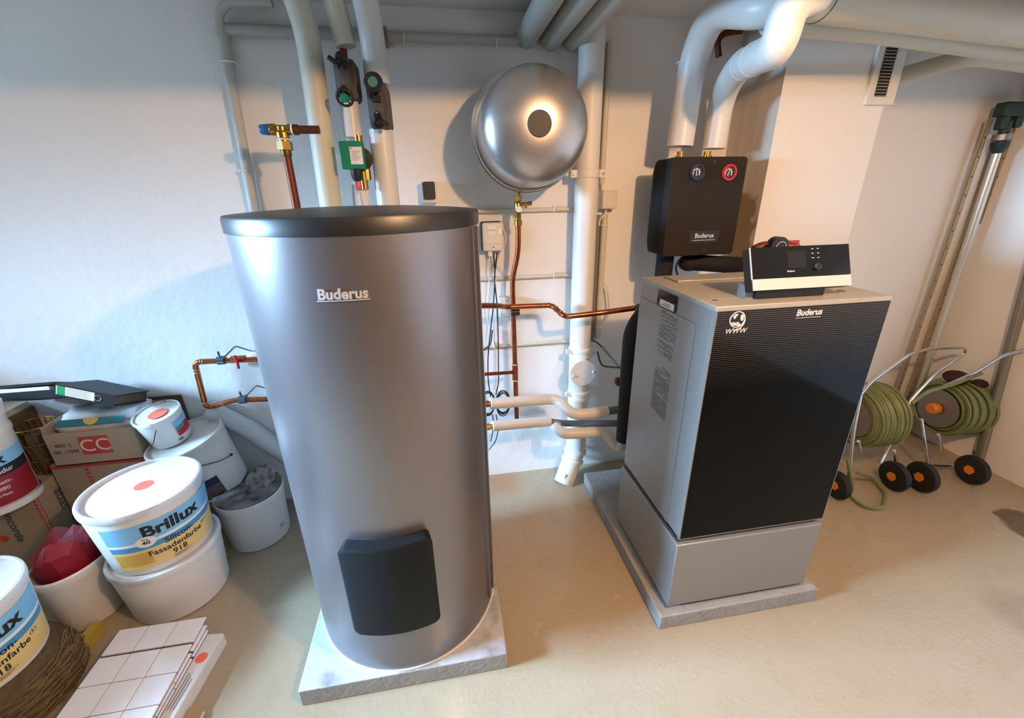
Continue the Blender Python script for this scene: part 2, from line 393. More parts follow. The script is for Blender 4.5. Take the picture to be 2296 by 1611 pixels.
def tanktext(x, y, z):
    return on_tank()(-91.3 + math.degrees(x/TR), 1.372+y, z)
MB().text('Buderus', .0335, tanktext, bold=.03, shear=.05, ext=.004, wide=1.0).build('name_badge', M_badge, tank)['label'] = 'chrome lettering'
ul = MB(); vs = []; fs = []
for i in range(21):
    th = -101.4 + 20.2*i/20
    for z, d in ((1.3565, .0), (1.3565, .004), (1.3585, .004), (1.3585, 0)): vs.append(on_tank()(th, z, d))
for i in range(20):
    for k in range(4): fs.append((i*4+k, i*4+(k+1) % 4, i*4+4+(k+1) % 4, i*4+4+k))
ul.add(vs, fs).build('badge_line', M_badge, tank)
sm = MB()
for th in (-17, -25):
    vs = [on_tank()(th+a, z, d) for z in (.12, 1.495) for a, d in ((-1, .0), (-1, .008), (1, .008), (1, 0))]
    sm.add(vs, [(0,1,5,4), (1,2,6,5), (2,3,7,6), (4,5,6,7), (3,2,1,0)])
sm.build('seam_strip', M_tank, tank)

def slab(name, label, x0, x1, y0, y1, z):
    t = thing(name, label, 'concrete slab', ((x0+x1)/2, (y0+y1)/2, 0))
    mb = MB().box((x0, y0, 0), (x1, y1, z))
    mb.m[1] = 1
    o = mb.build('slab_block', [M_concrete, M_slabtop if name == 'tank_slab' else M_concrete], t, bevel=.004)
    return t
slab('tank_slab', 'concrete slab with scuffed white top under the hot water tank', -.5696, .125, .9967, 1.70, .074)
slab('boiler_slab', 'plain grey concrete slab under the floor standing boiler', .7216, 1.4058, 1.0332, 1.9408, .0679)

# ------------------------------------------------------------------ boiler
bx0, bx1, by0, by1 = .7647, 1.3507, 1.06, 1.537
boil = thing('heating_boiler', 'silver grey floor boiler with black glass front and tilted control panel', 'boiler', ((bx0+bx1)/2, 1.3, .068))
MB().box((.7559+.03, 1.0537+.03, .0679), (1.3471-.03, 1.54, .092)).build('feet_plinth', M_black, boil)
MB().box((.7559, 1.0537, .0898), (1.3471, 1.5472, .3939)).build('base_cabinet', M_case, boil, bevel=.004)
MB().box((.7559+.016, 1.0537+.02, .3939), (1.3471-.016, 1.53, .4144)).build('shadow_gap_frame', M_black, boil)
MB().box((bx0, by0+.014, .4144), (bx1, by1, 1.262)).build('casing', M_case, boil, bevel=.003)
MB().box((bx0-.0025, 1.150, .4150), (bx0+.002, by1, 1.192)).build('side_panel', M_case, boil, bevel=.0015)
tp = MB().box((bx0-.001, by0+.002, 1.252), (bx1+.001, by1+.002, 1.2685)); tp.build('top_cover', M_casetop, boil, bevel=.003)
MB().box((bx0+.004, by0, .4165), (bx1-.004, by0+.014, 1.2525)).build('glass_door', M_glassdoor, boil, bevel=.0012)
MB().box((bx0, by0+.002, .4144), (bx0+.004, by0+.016, 1.2525)).box((bx1-.004, by0+.002, .4144), (bx1, by0+.016, 1.2525)).box((bx0, by0+.002, .4105), (bx1, by0+.016, .4165)).build('door_edge', M_case, boil)
rc_ = MB().prism(round_poly(.128, .056, .006), (bx0-.0032, 1.333, 1.2215), (0,-1,0), (0,0,1), (-1,0,0), .0012)
rec = rc_.build('grip_recess', M_blackgloss, boil); rec['label'] = 'black recess with rating label'
MB().box((bx0-.0065, 1.279, 1.198), (bx0-.0044, 1.372, 1.221)).build('rating_label', M_labelwhite, rec)
lab = MB()
for k in range(3): lab.box((bx0-.0072, 1.300, 1.203+k*.005), (bx0-.0065, 1.362-.012*k, 1.2045+k*.005))
lab.build('label_print', M_grey, rec)
pt = MB(); pt2 = MB(); z = 1.178; rr = random.Random(3)
while z > .79:
    blank = (.985 < z < 1.02) or (1.075 < z < 1.085)
    if not blank:
        y = 1.36
        end = 1.248 + (0 if z > .95 else .0)
        while y > end + .006:
            l = rr.uniform(.008, .05); y2 = max(end, y-l)
            if rr.random() < (.85 if z < .95 else .62): (pt if z > 1.0 else pt2).box((bx0-.0032, y2, z), (bx0-.0025, y, z+.0022))
            y = y2 - .004
    z -= .0048
pt.box((bx0-.0032, 1.33, 1.181), (bx0-.0025, 1.355, 1.186))
pt.build('printed_notice', M_grey, boil); pt2.build('printed_notice', M_grey, boil)
# lettering on the glass
fdoor = lambda x, z: flat((x, by0, z), (1,0,0), (0,0,1), (0,-1,0))
MB().text('Buderus', .0265, fdoor(1.0685, 1.2345), bold=.03, shear=.1, wide=.98).box((1.026, by0-.001, 1.2185), (1.1105, by0-.0004, 1.2198)).build('door_badge', M_silver, boil)
gl = MB(); gx, gz, gr = .834, 1.2275, .0235
gl.torus((gx, by0-.0008, gz), (0,1,0), gr, .0016, 48, 6)
gl.torus((gx-.003, by0-.0008, gz-.004), (0,1,0), gr+.004, .0015, 40, 6, PI*.55, PI*1.55)
for (ox, oz, pts) in ((-.004, .006, [(-.012,.004),(-.006,.011),(.002,.012),(.004,.007),(-.001,.004),(-.003,-.002),(-.008,-.004)]), (.004, -.012, [(-.006,.004),(.001,.005),(.003,-.001),(-.001,-.008),(-.005,-.004)]),
                      (.010, .004, [(-.002,.008),(.005,.011),(.010,.004),(.009,-.006),(.004,-.010),(-.001,-.003)]), (-.012, -.010, [(-.004,.003),(.006,.002),(.012,-.001),(.013,-.005),(.004,-.006),(-.001,-.004)])):
    gl.prism(pts, (gx+ox, by0-.0002, gz+oz), (1,0,0), (0,0,1), (0,-1,0), .0008)
gl.prism([(-.026,-.004),(-.012,-.012),(.004,-.015),(.001,-.010),(.014,-.014),(.006,-.024),(.006,-.020),(-.014,-.017)], (gx, by0-.0003, gz), (1,0,0), (0,0,1), (0,-1,0), .0012)
gl.text('WWW', .021, fdoor(.834, 1.1925), bold=.01, shear=.25, wide=1.05)
gl.build('globe_emblem', M_silver, boil)
# top details
MB().prism([(0,0),(.30,0),(.33,.10),(-.03,.10)], (.915, 1.118, 1.2686), (1,0,0), (0,1,0), (0,0,1), .0008).build('panel_mount_plate', M_casetop, boil)
MB().lathe([(.009, 0), (.009, .002), (.006, .003)], (.80, 1.125, 1.2685), seg=20).build('cover_screw', M_chrome, boil)
MB().box((bx0+.001, 1.146, 1.2684), (.905, 1.149, 1.2692)).build('top_seam', M_casetop, boil)
MB().box((.835, 1.40, 1.2685), (1.10, 1.50, 1.276)).build('rear_hatch', M_casetop, boil, bevel=.002)
MB().lathe([(.012, 0), (.012, .0008)], (1.262, 1.155, 1.2687), seg=20).build('cover_plug', mat('worn_brown', '5A4A3A', .7), boil)
# control panel, tilted back
px0, px1 = .896, 1.227
e1 = Vector((1, 0, 0)); e2 = Vector((0, .046, .117)).normalized(); e3 = Vector((0, -e2.z, e2.y))
po = Vector((px0, 1.096, 1.300)); PW, PH = px1-px0, .1262
def pan(x, y, d=0): return po + e1*x + e2*y + e3*d
cp = MB().prism([(0,0),(PW,0),(PW,PH),(0,PH)], po - e3*.034, e1, e2, e3, .033).build('control_panel', mat('panel_black', '0E0D0D', .32, var=.05), boil, bevel=.002)
cp['label'] = 'black tilted control panel with silver lower strip'
fc = MB().prism([(0,.0345),(PW,.0345),(PW,PH),(0,PH)], po, e1, e2, e3, .003).build('panel_glass', M_blackgloss, cp)
MB().prism([(0,0),(PW,0),(PW,.033),(0,.033)], po, e1, e2, e3, .003).build('silver_strip', M_silver, cp)
MB().prism([(0,.033),(.003,.033),(.003,PH),(0,PH)], pan(-.0032, 0), e1, e2, e3, .0034).build('edge_trim', M_silver, cp)
MB().prism([(.105,.040),(.106,.040),(.106,.122),(.105,.122)], pan(0, 0, .003), e1, e2, e3, .0004).prism(round_poly(.062, .050, .003), pan(.149, .086, .003), e1, e2, e3, .0006).build('display', mat('dark_display', '1C1B1B', .2, var=.02), cp)
bt = MB()
for i in range(3):
    for j in range(2): bt.prism(round_poly(.007, .0022, .001, 3), pan(.204+.019*j, .116-.0135*i, .003), e1, e2, e3, .0008)
bt.build('button_marks', M_silver, cp)
MB().lathe([(.012, 0), (.011, .007), (.009, .008)], pan(.215, .062, .003), e3, 28).build('control_knob', M_black, cp)
MB().text('Buderus', .0075, lambda x, y, z: pan(.127+x, .052+y, .003+z), bold=.02).build('panel_badge', M_silver, cp)
MB().box((.925, 1.115, 1.2685), (1.16, 1.165, 1.315)).build('panel_stand', M_black, cp, bevel=.002)
MB().box((.899, 1.128, 1.2685), (.926, 1.165, 1.31)).build('stand_bracket', mat('bracket_grey', '8A8F95', .45), cp)

# pipes behind the control panel
sg = thing('boiler_safety_group', 'brass fitting with black pressure gauge and red cap behind control panel', 'pipe fitting', P(1740, 545, Y=1.62))
def py(u, v, Y=1.62): return P(u, v, Y=Y)
MB().tube([py(1690,558), py(1712,548), py(1790,552), (py(1790,552)+Vector((.02,.0,-.22)))], .014, .02).build('brass_manifold', M_copper, sg)
MB().cyl(py(1735,552), py(1735,552)+Vector((0,-.035,.0)), .040, seg=36).build('gauge', M_black, sg)
g0 = py(1737,553)+Vector((0,-.036,0)); gd = MB().torus(g0, (0,1,0), .023, .0016, 32, 6); gd.build('gauge_scale', M_silver, sg)
MB().prism([(-.002,-.004),(.002,-.004),(.016,.018)], g0, (1,0,0), (0,0,1), (0,-1,0), .001).build('gauge_needle', M_red, sg)
MB().cyl(py(1752,556), py(1756,533), .006).build('vent_lever', M_black, sg)
MB().cyl(py(1765,560), py(1765,540), .013, seg=6).build('brass_nut', M_brass, sg)
MB().cyl(py(1780,560), py(1781,541), .017, .019).build('red_cap', M_red, sg)

# ------------------------------------------------------------------ pump group
qx0, qx1, qy0, qy1, qz0, qz1 = .955, 1.290, 1.75, 1.93, 1.308, 1.704
pg = thing('pump_station', 'dark boxed pump station with blue and red gauges above the boiler', 'pump station', ((qx0+qx1)/2, 1.85, qz0))
w_, h_ = qx1-qx0, qz1-qz0; pc = ((qx0+qx1)/2, qy0, (qz0+qz1)/2)
MB().prism(round_poly(w_, h_, .018), pc, (1,0,0), (0,0,1), (0,1,0), .05).build('front_cover', M_pump, pg, bevel=.003)
rs = MB(); n = 24
A = round_poly(w_-.003, h_-.003, .02); B = round_poly(w_-.02, h_-.03, .035)
vs = [(pc[0]+a, qy0+.0505, pc[2]+b) for a, b in A] + [(pc[0]+a, qy1-.03, pc[2]+b) for a, b in A] + [(pc[0]+a, qy1, pc[2]+b) for a, b in B]
m_ = len(A); fs = [tuple(range(m_))[::-1], tuple(range(2*m_, 3*m_))] + [(r*m_+k, r*m_+(k+1) % m_, (r+1)*m_+(k+1) % m_, (r+1)*m_+k) for r in (0, 1) for k in range(m_)]
rs.add(vs, fs).build('rear_shell', mat('black_epp', '181614', .85, var=.1, scale=120, spec=.2), pg, angle=30)
MB().box((1.06, qy1-.002, 1.40), (1.19, YB, 1.44)).build('wall_bracket', M_steel, pg)
def gauge(u, ringm, cut, lab):
    c = P(u, 387, Y=qy0); root = MB()
    root.lathe([(.030, 0), (.032, .004), (.0315, .012), (.024, .013), (.024, .006)], c, (0,-1,0), 40)
    o = root.build('thermometer', ringm, pg); o['label'] = lab
    MB().lathe([(.0242, .0055), (.0242, .0062)], c, (0,-1,0), 32).build('dial_face', mat('dial_grey', '35322F', .3, var=.03), o)
    s = MB()
    x, y, zz = frame_of((0,1,0))
    s.torus(c+Vector((-.004, -.0075, -.001)), (0,1,0), .0140, .0018, 28, 6, *cut)
    for k in range(7):
        a = math.radians(-30+40*k); d = Vector((math.cos(a), 0, math.sin(a)))
        s.cyl(c+Vector((-.004,-.0075,-.001))+d*.0150, c+Vector((-.004,-.0075,-.001))+d*.0195, .0009, seg=6)
    s.build('dial_scale', M_white, o)
    return o, c
import_cut = (-PI*.15, PI*1.15)
xax, yax, _ = frame_of((0,1,0))
base_ang = math.atan2(Vector((0,0,1)).dot(yax), Vector((0,0,1)).dot(xax))
cut = (base_ang - PI*.68, base_ang + PI*.68)
for u, mm, lean, lab in ((1561, M_navy, -.1, 'blue ringed thermometer'), (1633, M_red, .25, 'red ringed thermometer')):
    o, c = gauge(u, mm, cut, lab)
    MB().prism([(-.0018,-.012),(.0018,-.012),(.0009,.013),(-.0009,.013)], c+Vector((-.004,-.008,-.001)), (math.cos(lean),0,-math.sin(lean)), (math.sin(lean),0,math.cos(lean)), (0,-1,0), .0008).build('dial_needle', M_white, o)
npc = P(1578, 531, Y=qy0)
npl = MB().prism(round_poly(.140, .050, .003), npc, (1,0,0), (0,0,1), (0,-1,0), .0015).build('name_plate', mat('plate_black', '1D1815', .4), pg)
MB().text('Buderus', .027, flat(npc+Vector((0,-.0015,.004)), (1,0,0), (0,0,1), (0,-1,0)), bold=.02, shear=.05).box((npc.x-.054, qy0-.0023, npc.z-.0155), (npc.x+.054, qy0-.0016, npc.z-.0135)).build('plate_lettering', M_silver, npl)
for u, v in ((1602, 362), (1577, 560)):
    MB().lathe([(.0085, 0), (.0085, .002), (.004, .0015)], P(u, v, Y=qy0), (0,-1,0), 18).build('cover_screw', M_black, pg)
for u in (1526, 1586):
    c = P(u, 345, Y=1.86); sx_ = MB().lathe([(.016, -.02), (.016, .0), (.021, .001), (.021, .014), (.015, .015), (.015, .032)], (c.x, 1.86, qz1-.004), seg=20).build('brass_union', M_brass, pg)
bc = P(1489, 600, Y=1.86)
MB().cyl((bc.x, 1.86, qz0+.01), (bc.x, 1.86, 1.16), .039).build('insulated_outlet', M_foam, pg)
elb = thing('insulated_elbow', 'thick black foam insulated pipe bend just below the pump station', 'pipe', (1.2, 1.8, 1.26))
MB().sphere((1.150, 1.85, 1.262), .041, 1.3, 1, 1).tube([(1.150, 1.85, 1.262), (1.27, 1.75, 1.262), (1.36, 1.56, 1.272)], .037, .09, 20, 10).build('foam_insulation', M_foam, elb)
MB().cyl((1.115, 1.83, 1.275), (1.10, 1.82, 1.285), .012).build('copper_end', M_copper, elb)
tag(MB().tube([P(1531, 575, Y=1.80), P(1519, 588, Y=1.78), P(1515, 602, Y=1.76), P(1520, 622, Y=1.70), P(1524, 660, Y=1.66)], .004, .03, 8).build('thin_cable', M_black), 'thin black cable curving down from pump station to boiler rear', 'cable')

# lagged pipes above the pump group
def pix(*pts): return [P(u, v, Y=Y) for u, v, Y in pts]
l1 = thing('insulated_pipe', 'white insulated pipe rising from the left outlet of the pump station', 'pipe', P(1524, 329, Y=1.86))
c1 = P(1524, 329, Y=1.86)
MB().tube([c1, (c1.x+.012, 1.86, 2.06), P(1600, 22, Y=1.74), P(1710, 22, Y=1.52), P(1800, 6, Y=1.47)], .0535, .14, 28, 10).build('pipe_wrap', M_pvc, l1)
MB().lathe([(.0538, 0), (.0538, .003)], (c1.x+.004, 1.86, c1.z+.30), seg=28).build('wrap_joint', M_white, l1)
l2 = thing('insulated_pipe', 'white insulated pipe with two bends from the right outlet of pump station', 'pipe', P(1599, 334, Y=1.86))
c2 = P(1599, 334, Y=1.86)
w2 = [c2, (c2.x+.006, 1.86, 1.94), P(1655, 150, Y=1.70), P(1745, 108, Y=1.32), P(1770, 10, Y=1.31), P(1840, -20, Y=1.31)]
w2 = [Vector(p) for p in w2]
MB().tube(w2, .0495, .11, 28, 10).build('pipe_wrap', M_pvc, l2)
for t in (.22, .5):
    p = w2[2].lerp(w2[3], t); MB().torus(p, w2[3]-w2[2], .0497, .0014, 32, 6).build('wrap_joint', M_white, l2)
MB().torus((c2.x+.004, 1.86, 1.845), (0,0,1), .0495, .001, 32, 6).build('wrap_joint', M_white, l2)
tag(MB().tube(pix((1612, 128, 2.06), (1608, 90, 2.06), (1625, 74, 2.06), (1665, 68, 2.04)), .013, .03, 14).build('copper_pipe_bend', M_copperold), 'short bent copper pipe high behind the two white insulated pipes', 'pipe')
big = thing('ceiling_duct', 'thick beige insulated pipe running right along the ceiling', 'pipe', P(1830, 0, Y=1.36))
def to_wall(a, b): return a + (b-a)*((XR+.001-a.x)/(b.x-a.x))
MB().tube([P(1793, -14, Y=1.36), P(2060, 24, Y=1.44), to_wall(P(2060, 24, Y=1.44), P(2400, 72, Y=1.54))], .062, .05, 28).build('duct_wrap', M_lag, big)
d0 = P(1793, -14, Y=1.36); d1 = P(2060, 24, Y=1.44)
MB().torus(d0.lerp(d1, .16), d1-d0, .0625, .0012, 32, 6).build('wrap_band', M_black, big)
cq = pix((1720, 50, 1.62), (1960, 72, 1.66), (2140, 98, 1.70), (2330, 125, 1.75)); cq[3] = to_wall(cq[2], cq[3])
tag(MB().tube(cq, .036, .05, 18).build('ceiling_pipe', M_lag), 'thinner beige pipe just below and behind the thick ceiling pipe', 'pipe')
cq = pix((2010, 172, 2.11), (2180, 124, 1.86), (2420, 158, 1.74)); cq[2] = to_wall(cq[1], cq[2])
tag(MB().tube(cq, .036, .08, 18).build('ceiling_pipe', M_lag), 'beige pipe slanting out of the wall right of the vent grille', 'pipe')

# vent grille on the chimney
vg = thing('vent_grille', 'white vertical vent grille with dark slots high on the chimney', 'vent grille', P(1965, 170, Y=1.802))
va, vb = P(1932, 236, Y=1.802), P(1988, 238, Y=1.802)
gz0 = va.z; gx0, gx1 = va.x+.005, va.x+.150; gz1 = 2.215
MB().box((gx0, 1.790, gz0), (gx1-.006, 1.804, gz1)).build('grille_frame', mat('vent_white', 'D9D2C6', .5), vg, bevel=.002)
sx0_, sx1_ = gx0+.032, gx0+.088
MB().box((sx0_, 1.7885, gz0+.03), (sx1_, 1.7905, gz1-.02)).build('slot_back', mat('slot_dark', '1C1610', .9), vg)
sl = MB(); z = gz0+.03
while z < gz1-.02: sl.box((sx0_, 1.785, z), (sx1_, 1.7905, z+.0035)); z += .0115
sl.build('slat', mat('vent_slat', '8E8474', .6), vg)

# ------------------------------------------------------------------ expansion vessel
vx, vz = .387, 1.807
ev = thing('expansion_vessel', 'round silver expansion vessel with dark centre cap hung on the back wall', 'expansion vessel', (vx, 1.86, vz))
MB().lathe([(.214, 1.890), (.2085, 1.875), (.2085, 1.785), (.206, 1.760), (.199, 1.738), (.185, 1.718), (.162, 1.700), (.13, 1.685), (.09, 1.674), (.05, 1.669), (.004, 1.667)], (vx, 0, vz), (0,1,0), 96).build('front_dome', M_vessel, ev, angle=60)
MB().lathe([(.212, 1.905), (.20, 1.93), (.17, 1.97), (.12, 2.01), (.06, 2.03), (.004, 2.032)], (vx, 0, vz), (0,1,0), 96).build('rear_dome', M_vessel, ev, angle=60)
MB().lathe([(.2085, 1.868), (.2205, 1.869), (.2225, 1.873), (.2205, 1.878), (.212, 1.879), (.212, 1.886), (.228, 1.887), (.230, 1.895), (.228, 1.903), (.212, 1.904)], (vx, 0, vz), (0,1,0), 96).build('clamp_ring', M_chrome, ev)
MB().lathe([(.044, 1.6745), (.044, 1.666), (.042, 1.663), (.002, 1.662)], (vx-.003, 0, vz+.001), (0,1,0), 48).build('centre_cap', mat('cap_brown', '3A302A', .6), ev)
MB().box((vx-.03, 2.0, vz-.03), (vx+.03, YB, vz+.03)).build('wall_bracket', M_steel, ev)
yv = 1.98
va_ = P(1161, 432, Y=yv); vxx = va_.x
MB().cyl((vxx, yv, 1.64), (vxx, yv, 1.575), .012).lathe([(.019, 1.585), (.021, 1.59), (.021, 1.60), (.017, 1.604)], (vxx, yv, 0), seg=20).build('vessel_stub', M_brassdark, ev)
cv = thing('cap_valve', 'brass cap valve under the silver vessel with side drain nipple', 'valve', (vxx, yv, 1.49))
zt = 1.575
MB().lathe([(.013, 1.545), (.017, 1.546), (.017, 1.566), (.013, 1.568), (.013, 1.576)], (vxx, yv, 0), seg=6).lathe([(.013, 1.44), (.018, 1.442), (.018, 1.462), (.014, 1.465), (.014, 1.50), (.017, 1.505), (.017, 1.535), (.012, 1.546)], (vxx, yv, 0), seg=20).build('valve_body', M_brass, cv)
MB().cyl((vxx, yv, 1.53), (vxx+.062, yv-.01, 1.535), .007).cyl((vxx+.035, yv-.005, 1.532), (vxx+.036, yv-.005, 1.515), .005).cyl((vxx+.045, yv-.006, 1.533), (vxx+.062, yv-.01, 1.535), .009).build('drain_nipple', M_brass, cv)
cvf = MB().cyl((vxx, yv-.012, 1.512), (vxx, yv-.03, 1.512), .013); cvf.build('valve_cap', M_ivory, cv)
# copper drop pipe
cp1 = thing('copper_pipe', 'vertical copper pipe dropping from the silver vessel down the wall', 'pipe', (vxx, yv, 1.44))
cpts = [(vxx, yv, 1.445), (vxx, yv, 1.32), (vxx-.028, yv+.02, 1.20), (vxx-.028, yv+.02, .42)]
x2 = vxx-.028; y2 = yv+.02
bz = P(1157, 940, Y=2.0).z
cpts[-1] = (x2+.012, y2, bz)
MB().tube(cpts, .0125, .06, 18).build('pipe_run', M_copper, cp1)
tz = P(1156, 835, Y=2.0).z
MB().lathe([(.0155, tz-.045), (.0155, tz+.045)], (x2+.007, y2, 0), seg=18).build('tee_fitting', M_copper, cp1)
tj = MB()
for dz in (-.045, .045): tj.torus((x2+.007, y2, tz+dz), (0,0,1), .0145, .0025, 20, 6)
tj.build('solder_ring', M_solder, cp1)
MB().tube([(x2+.008, y2, tz), P(1082, 840, Y=1.93), (-.050, 1.638, P(1082, 840, Y=1.93).z)], .0095, .03, 14).build('branch_pipe', M_copper, cp1)
# horizontal copper line
cp2 = thing('copper_pipe', 'horizontal copper pipe with a jog running from tank to boiler', 'pipe', P(1240, 688, Y=1.90))
hp = pix((1062, 686, 1.80), (1120, 686, 1.88), (1134, 689, 1.92), (1238, 685, 1.94), (1266, 711, 1.84), (1345, 702, 1.84), (1425, 691, 1.80))
MB().tube([Vector((-.044, 1.636, hp[0].z))] + hp, .0125, .028, 18).build('pipe_run', M_copper, cp2)
sr = MB()
for a, b, t in ((3, 2, .22), (3, 2, .05), (3, 4, .3), (4, 3, .3), (4, 5, .18), (4, 5, .06)):
    sr.torus(hp[a].lerp(hp[b], t), hp[b]-hp[a], .0128, .0022, 18, 6)
sr.build('solder_ring', M_solder, cp2)
pcl = P(1155, 700, Y=1.965)
MB().cyl(pcl+Vector((-.02,0,0)), pcl+Vector((.02,0,0)), .018).build('pipe_clip', M_black, cp2)

# ------------------------------------------------------------------ drain stack
dxt = P(1326, 120, Y=2.03); dxb = P(1299, 885, Y=2.03)
dx = (dxt.x+dxb.x)/2; DRr = .0545
ds = thing('drain_stack', 'white painted vertical drain pipe with round inspection cover on the back wall', 'drain pipe', (dx, 2.03, 0))
zb = .245
MB().cyl((dxt.x, 2.03, ZC), (dxb.x-.006, 2.03, zb), DRr, seg=40).build('stack_pipe', M_drain, ds)
def dxz(z): return dxb.x + (dxt.x-dxb.x)*(z-dxb.z)/(dxt.z-dxb.z)
for v in (788, 882):
    z0 = P(1302, v, Y=2.03).z
    MB().lathe([(DRr, z0-.028), (.063, z0-.026), (.063, z0-.012), (.060, z0-.010), (.060, z0+.006), (.065, z0+.008), (.065, z0+.024), (.061, z0+.028), (DRr, z0+.03)], (dxz(z0), 2.03, 0), seg=40).box((dxz(z0)-.086, 2.0, z0), (dxz(z0)-.055, 2.02, z0+.022)).build('coupling', M_drain, ds)
ic = P(1308, 838, Y=1.955); 
MB().lathe([(DRr-.004, .00), (.066, .03), (.070, .055), (.0735, .056), (.0735, .066), (.071, .068), (.002, .069)], (ic.x, 2.025, ic.z), (0,-1,0), 44).build('inspection_cover', M_drain, ds)
for s in (-.055, .055): MB().sphere((ic.x+s, 1.954, ic.z+(-.012 if s < 0 else .004)), .008, sy=.6).build('cover_bolt', M_drain, ds)
cz = P(1320, 390, Y=2.03).z; cx_ = dxz(cz)
MB().lathe([(DRr, cz-.018), (.058, cz-.016), (.058, cz+.016), (DRr, cz+.018)], (cx_, 2.03, 0), seg=40).box((cx_-.082, 2.01, cz-.016), (cx_-.054, 2.028, cz+.016)).box((cx_+.054, 2.01, cz-.016), (cx_+.082, 2.028, cz+.016)).cyl((cx_, 2.08, cz), (cx_, YB, cz), .008).build('pipe_clamp', M_drain, ds)
for s in (-.07, .07): MB().cyl((cx_+s, 2.01, cz), (cx_+s, 2.003, cz), .006, seg=6).build('clamp_screw', M_zinc, ds)
eb = P(1268, 1062, Z=.02)
e0 = Vector((dxb.x-.006, 2.03, zb)); 
MB().tube([e0+Vector((0,0,.05)), e0+Vector((0,0,-.07)), e0+Vector((-.09,-.07,-.243))], .0555, .05, 32, 8).build('floor_elbow', mat('chipped_drain_paint', 'DCD8D0', .5, var=.1, scale=18, hex2='7A5C46', contrast=(.66, .70)), ds)
ec = MB()
for c, a in ((e0+Vector((0,0,.045)), (0,0,1)), (e0+Vector((-.004,-.003,-.075)), (.22,.16,1)), (e0+Vector((-.024,-.018,-.125)), (.43,.32,1))): ec.lathe([(.055, -.012), (.064, -.010), (.064, .010), (.055, .012)], c, a, 36)
ec.build('elbow_socket', M_drain, ds)

# cable conduits across the wall
def conduit(name, label, pts, r, clips, group=None, m=M_greypipe):
    t = thing(name, label, 'conduit', pts[0], group)
    MB().tube(pts, r, .03, 14).build('tube', m, t)
    for c, ax in clips:
        c = Vector(c); b = MB().torus(c, ax, r+.001, .003, 20, 6)
        d = Vector(ax).normalized(); s_ = Vector((0,0,1)) if abs(d.z) < .5 else Vector((1,0,0))
        b.cyl(c+s_*(r+.004)+Vector((0,-.004,0)), c+s_*(r+.004)+Vector((0,.02,0)), .004, seg=8); b.build('pipe_clip', M_white, t)
    return t
M_cond = mat('ivory_conduit', 'CFC8B6', .5, var=.04)
for vl, vr, lab, cu in ((473, 470, 'ivory conduit on the wall just beneath the silver vessel', 1240), (627, 617, 'ivory conduit on the wall at the height of the controller cables', 1240), (781, 765, 'lowest ivory conduit on the wall left of the drain pipe', 1105)):
    a, b = P(1030, vl+1, Y=2.10), P(1285, vr, Y=2.10); b.z = a.z = (a.z+b.z)/2
    conduit('cable_conduit', lab, [a, b], .0105, [(a.lerp(b, (cu-1030)/255), (1,0,0))], 'horizontal conduits on the back wall', M_cond)
a, b = P(1362, 95, Y=2.09), P(1353, 412, Y=2.09); xx = (a.x+b.x)/2
conduit('cable_conduit', 'vertical ivory conduit beside the drain pipe above the junction box', [(xx, 2.09, a.z), (xx, 2.09, b.z)], .013, [((xx, 2.09, b.z+.06), (0,0,1))], None, M_cond)
tag(MB().box((xx-.028, 2.095, 1.72), (xx-.016, YB, a.z)).build('cable_duct', mat('strip_brown', '5B5044', .8)), 'thin brown cable strip between drain pipe and vertical conduit', 'cable duct')  # narrow strip against the wall in one even brown
a, b = P(1351, 482, Y=2.09), P(1344, 757, Y=2.09); xx = (a.x+b.x)/2
conduit('cable_conduit', 'vertical ivory conduit beside the drain pipe below the junction box', [(xx, 2.09, a.z), (xx, 2.09, b.z)], .016, [((xx, 2.09, a.z-.05), (0,0,1)), ((xx, 2.09, b.z+.06), (0,0,1))], None, M_cond)
tag(MB().box((xx-.042, 2.085, b.z-.02), (xx-.024, YB, a.z+.0)).build('cable_duct', mat('dark_duct', '7A7266', .7)), 'narrow grey cable strip beside the lower vertical conduit', 'cable duct')
jb = P(1365, 448, Y=2.07); jt = thing('junction_box', 'square ivory junction box on the wall right of the drain pipe', 'junction box', jb)
MB().box((jb.x-.037, 2.055, jb.z-.042), (jb.x+.037, YB, jb.z+.042)).build('box_body', M_ivory, jt, bevel=.006)
MB().tube([(jb.x-.03, 2.085, jb.z+.04), (jb.x-.035, 2.085, jb.z+.09)], .006).build('upper_lead', M_ivory, jt)
MB().tube([(jb.x-.005, 2.08, jb.z-.04), (jb.x-.008, 2.08, jb.z-.062), (jb.x-.035, 2.085, jb.z-.09), (jb.x-.035, 2.085, jb.z-.12)], .005, .02, 10).build('lower_lead', M_ivory, jt)
tag(MB().tube(pix((1349, 630, 2.09), (1362, 645, 2.07), (1366, 690, 2.07), (1362, 712, 2.07), (1349, 722, 2.085)), .005, .05, 8).build('loose_cable', M_ivory), 'short ivory cable bowing out from the lower vertical conduit', 'cable')
so = P(963, 432, Y=2.08); st = thing('wall_socket', 'grey lidded wall socket above the right edge of the tank lid', 'socket', so)
MB().box((so.x-.034, 2.062, so.z-.045), (so.x+.034, YB, so.z+.045)).build('socket_body', M_white, st, bevel=.006)
MB().prism(round_poly(.052, .074, .008), (so.x, 2.0635, so.z+.008), (1,0,0), (0,0,1), (0,-1,0), .012).build('socket_flap', mat('socket_grey', '33353A', .5), st, bevel=.002)

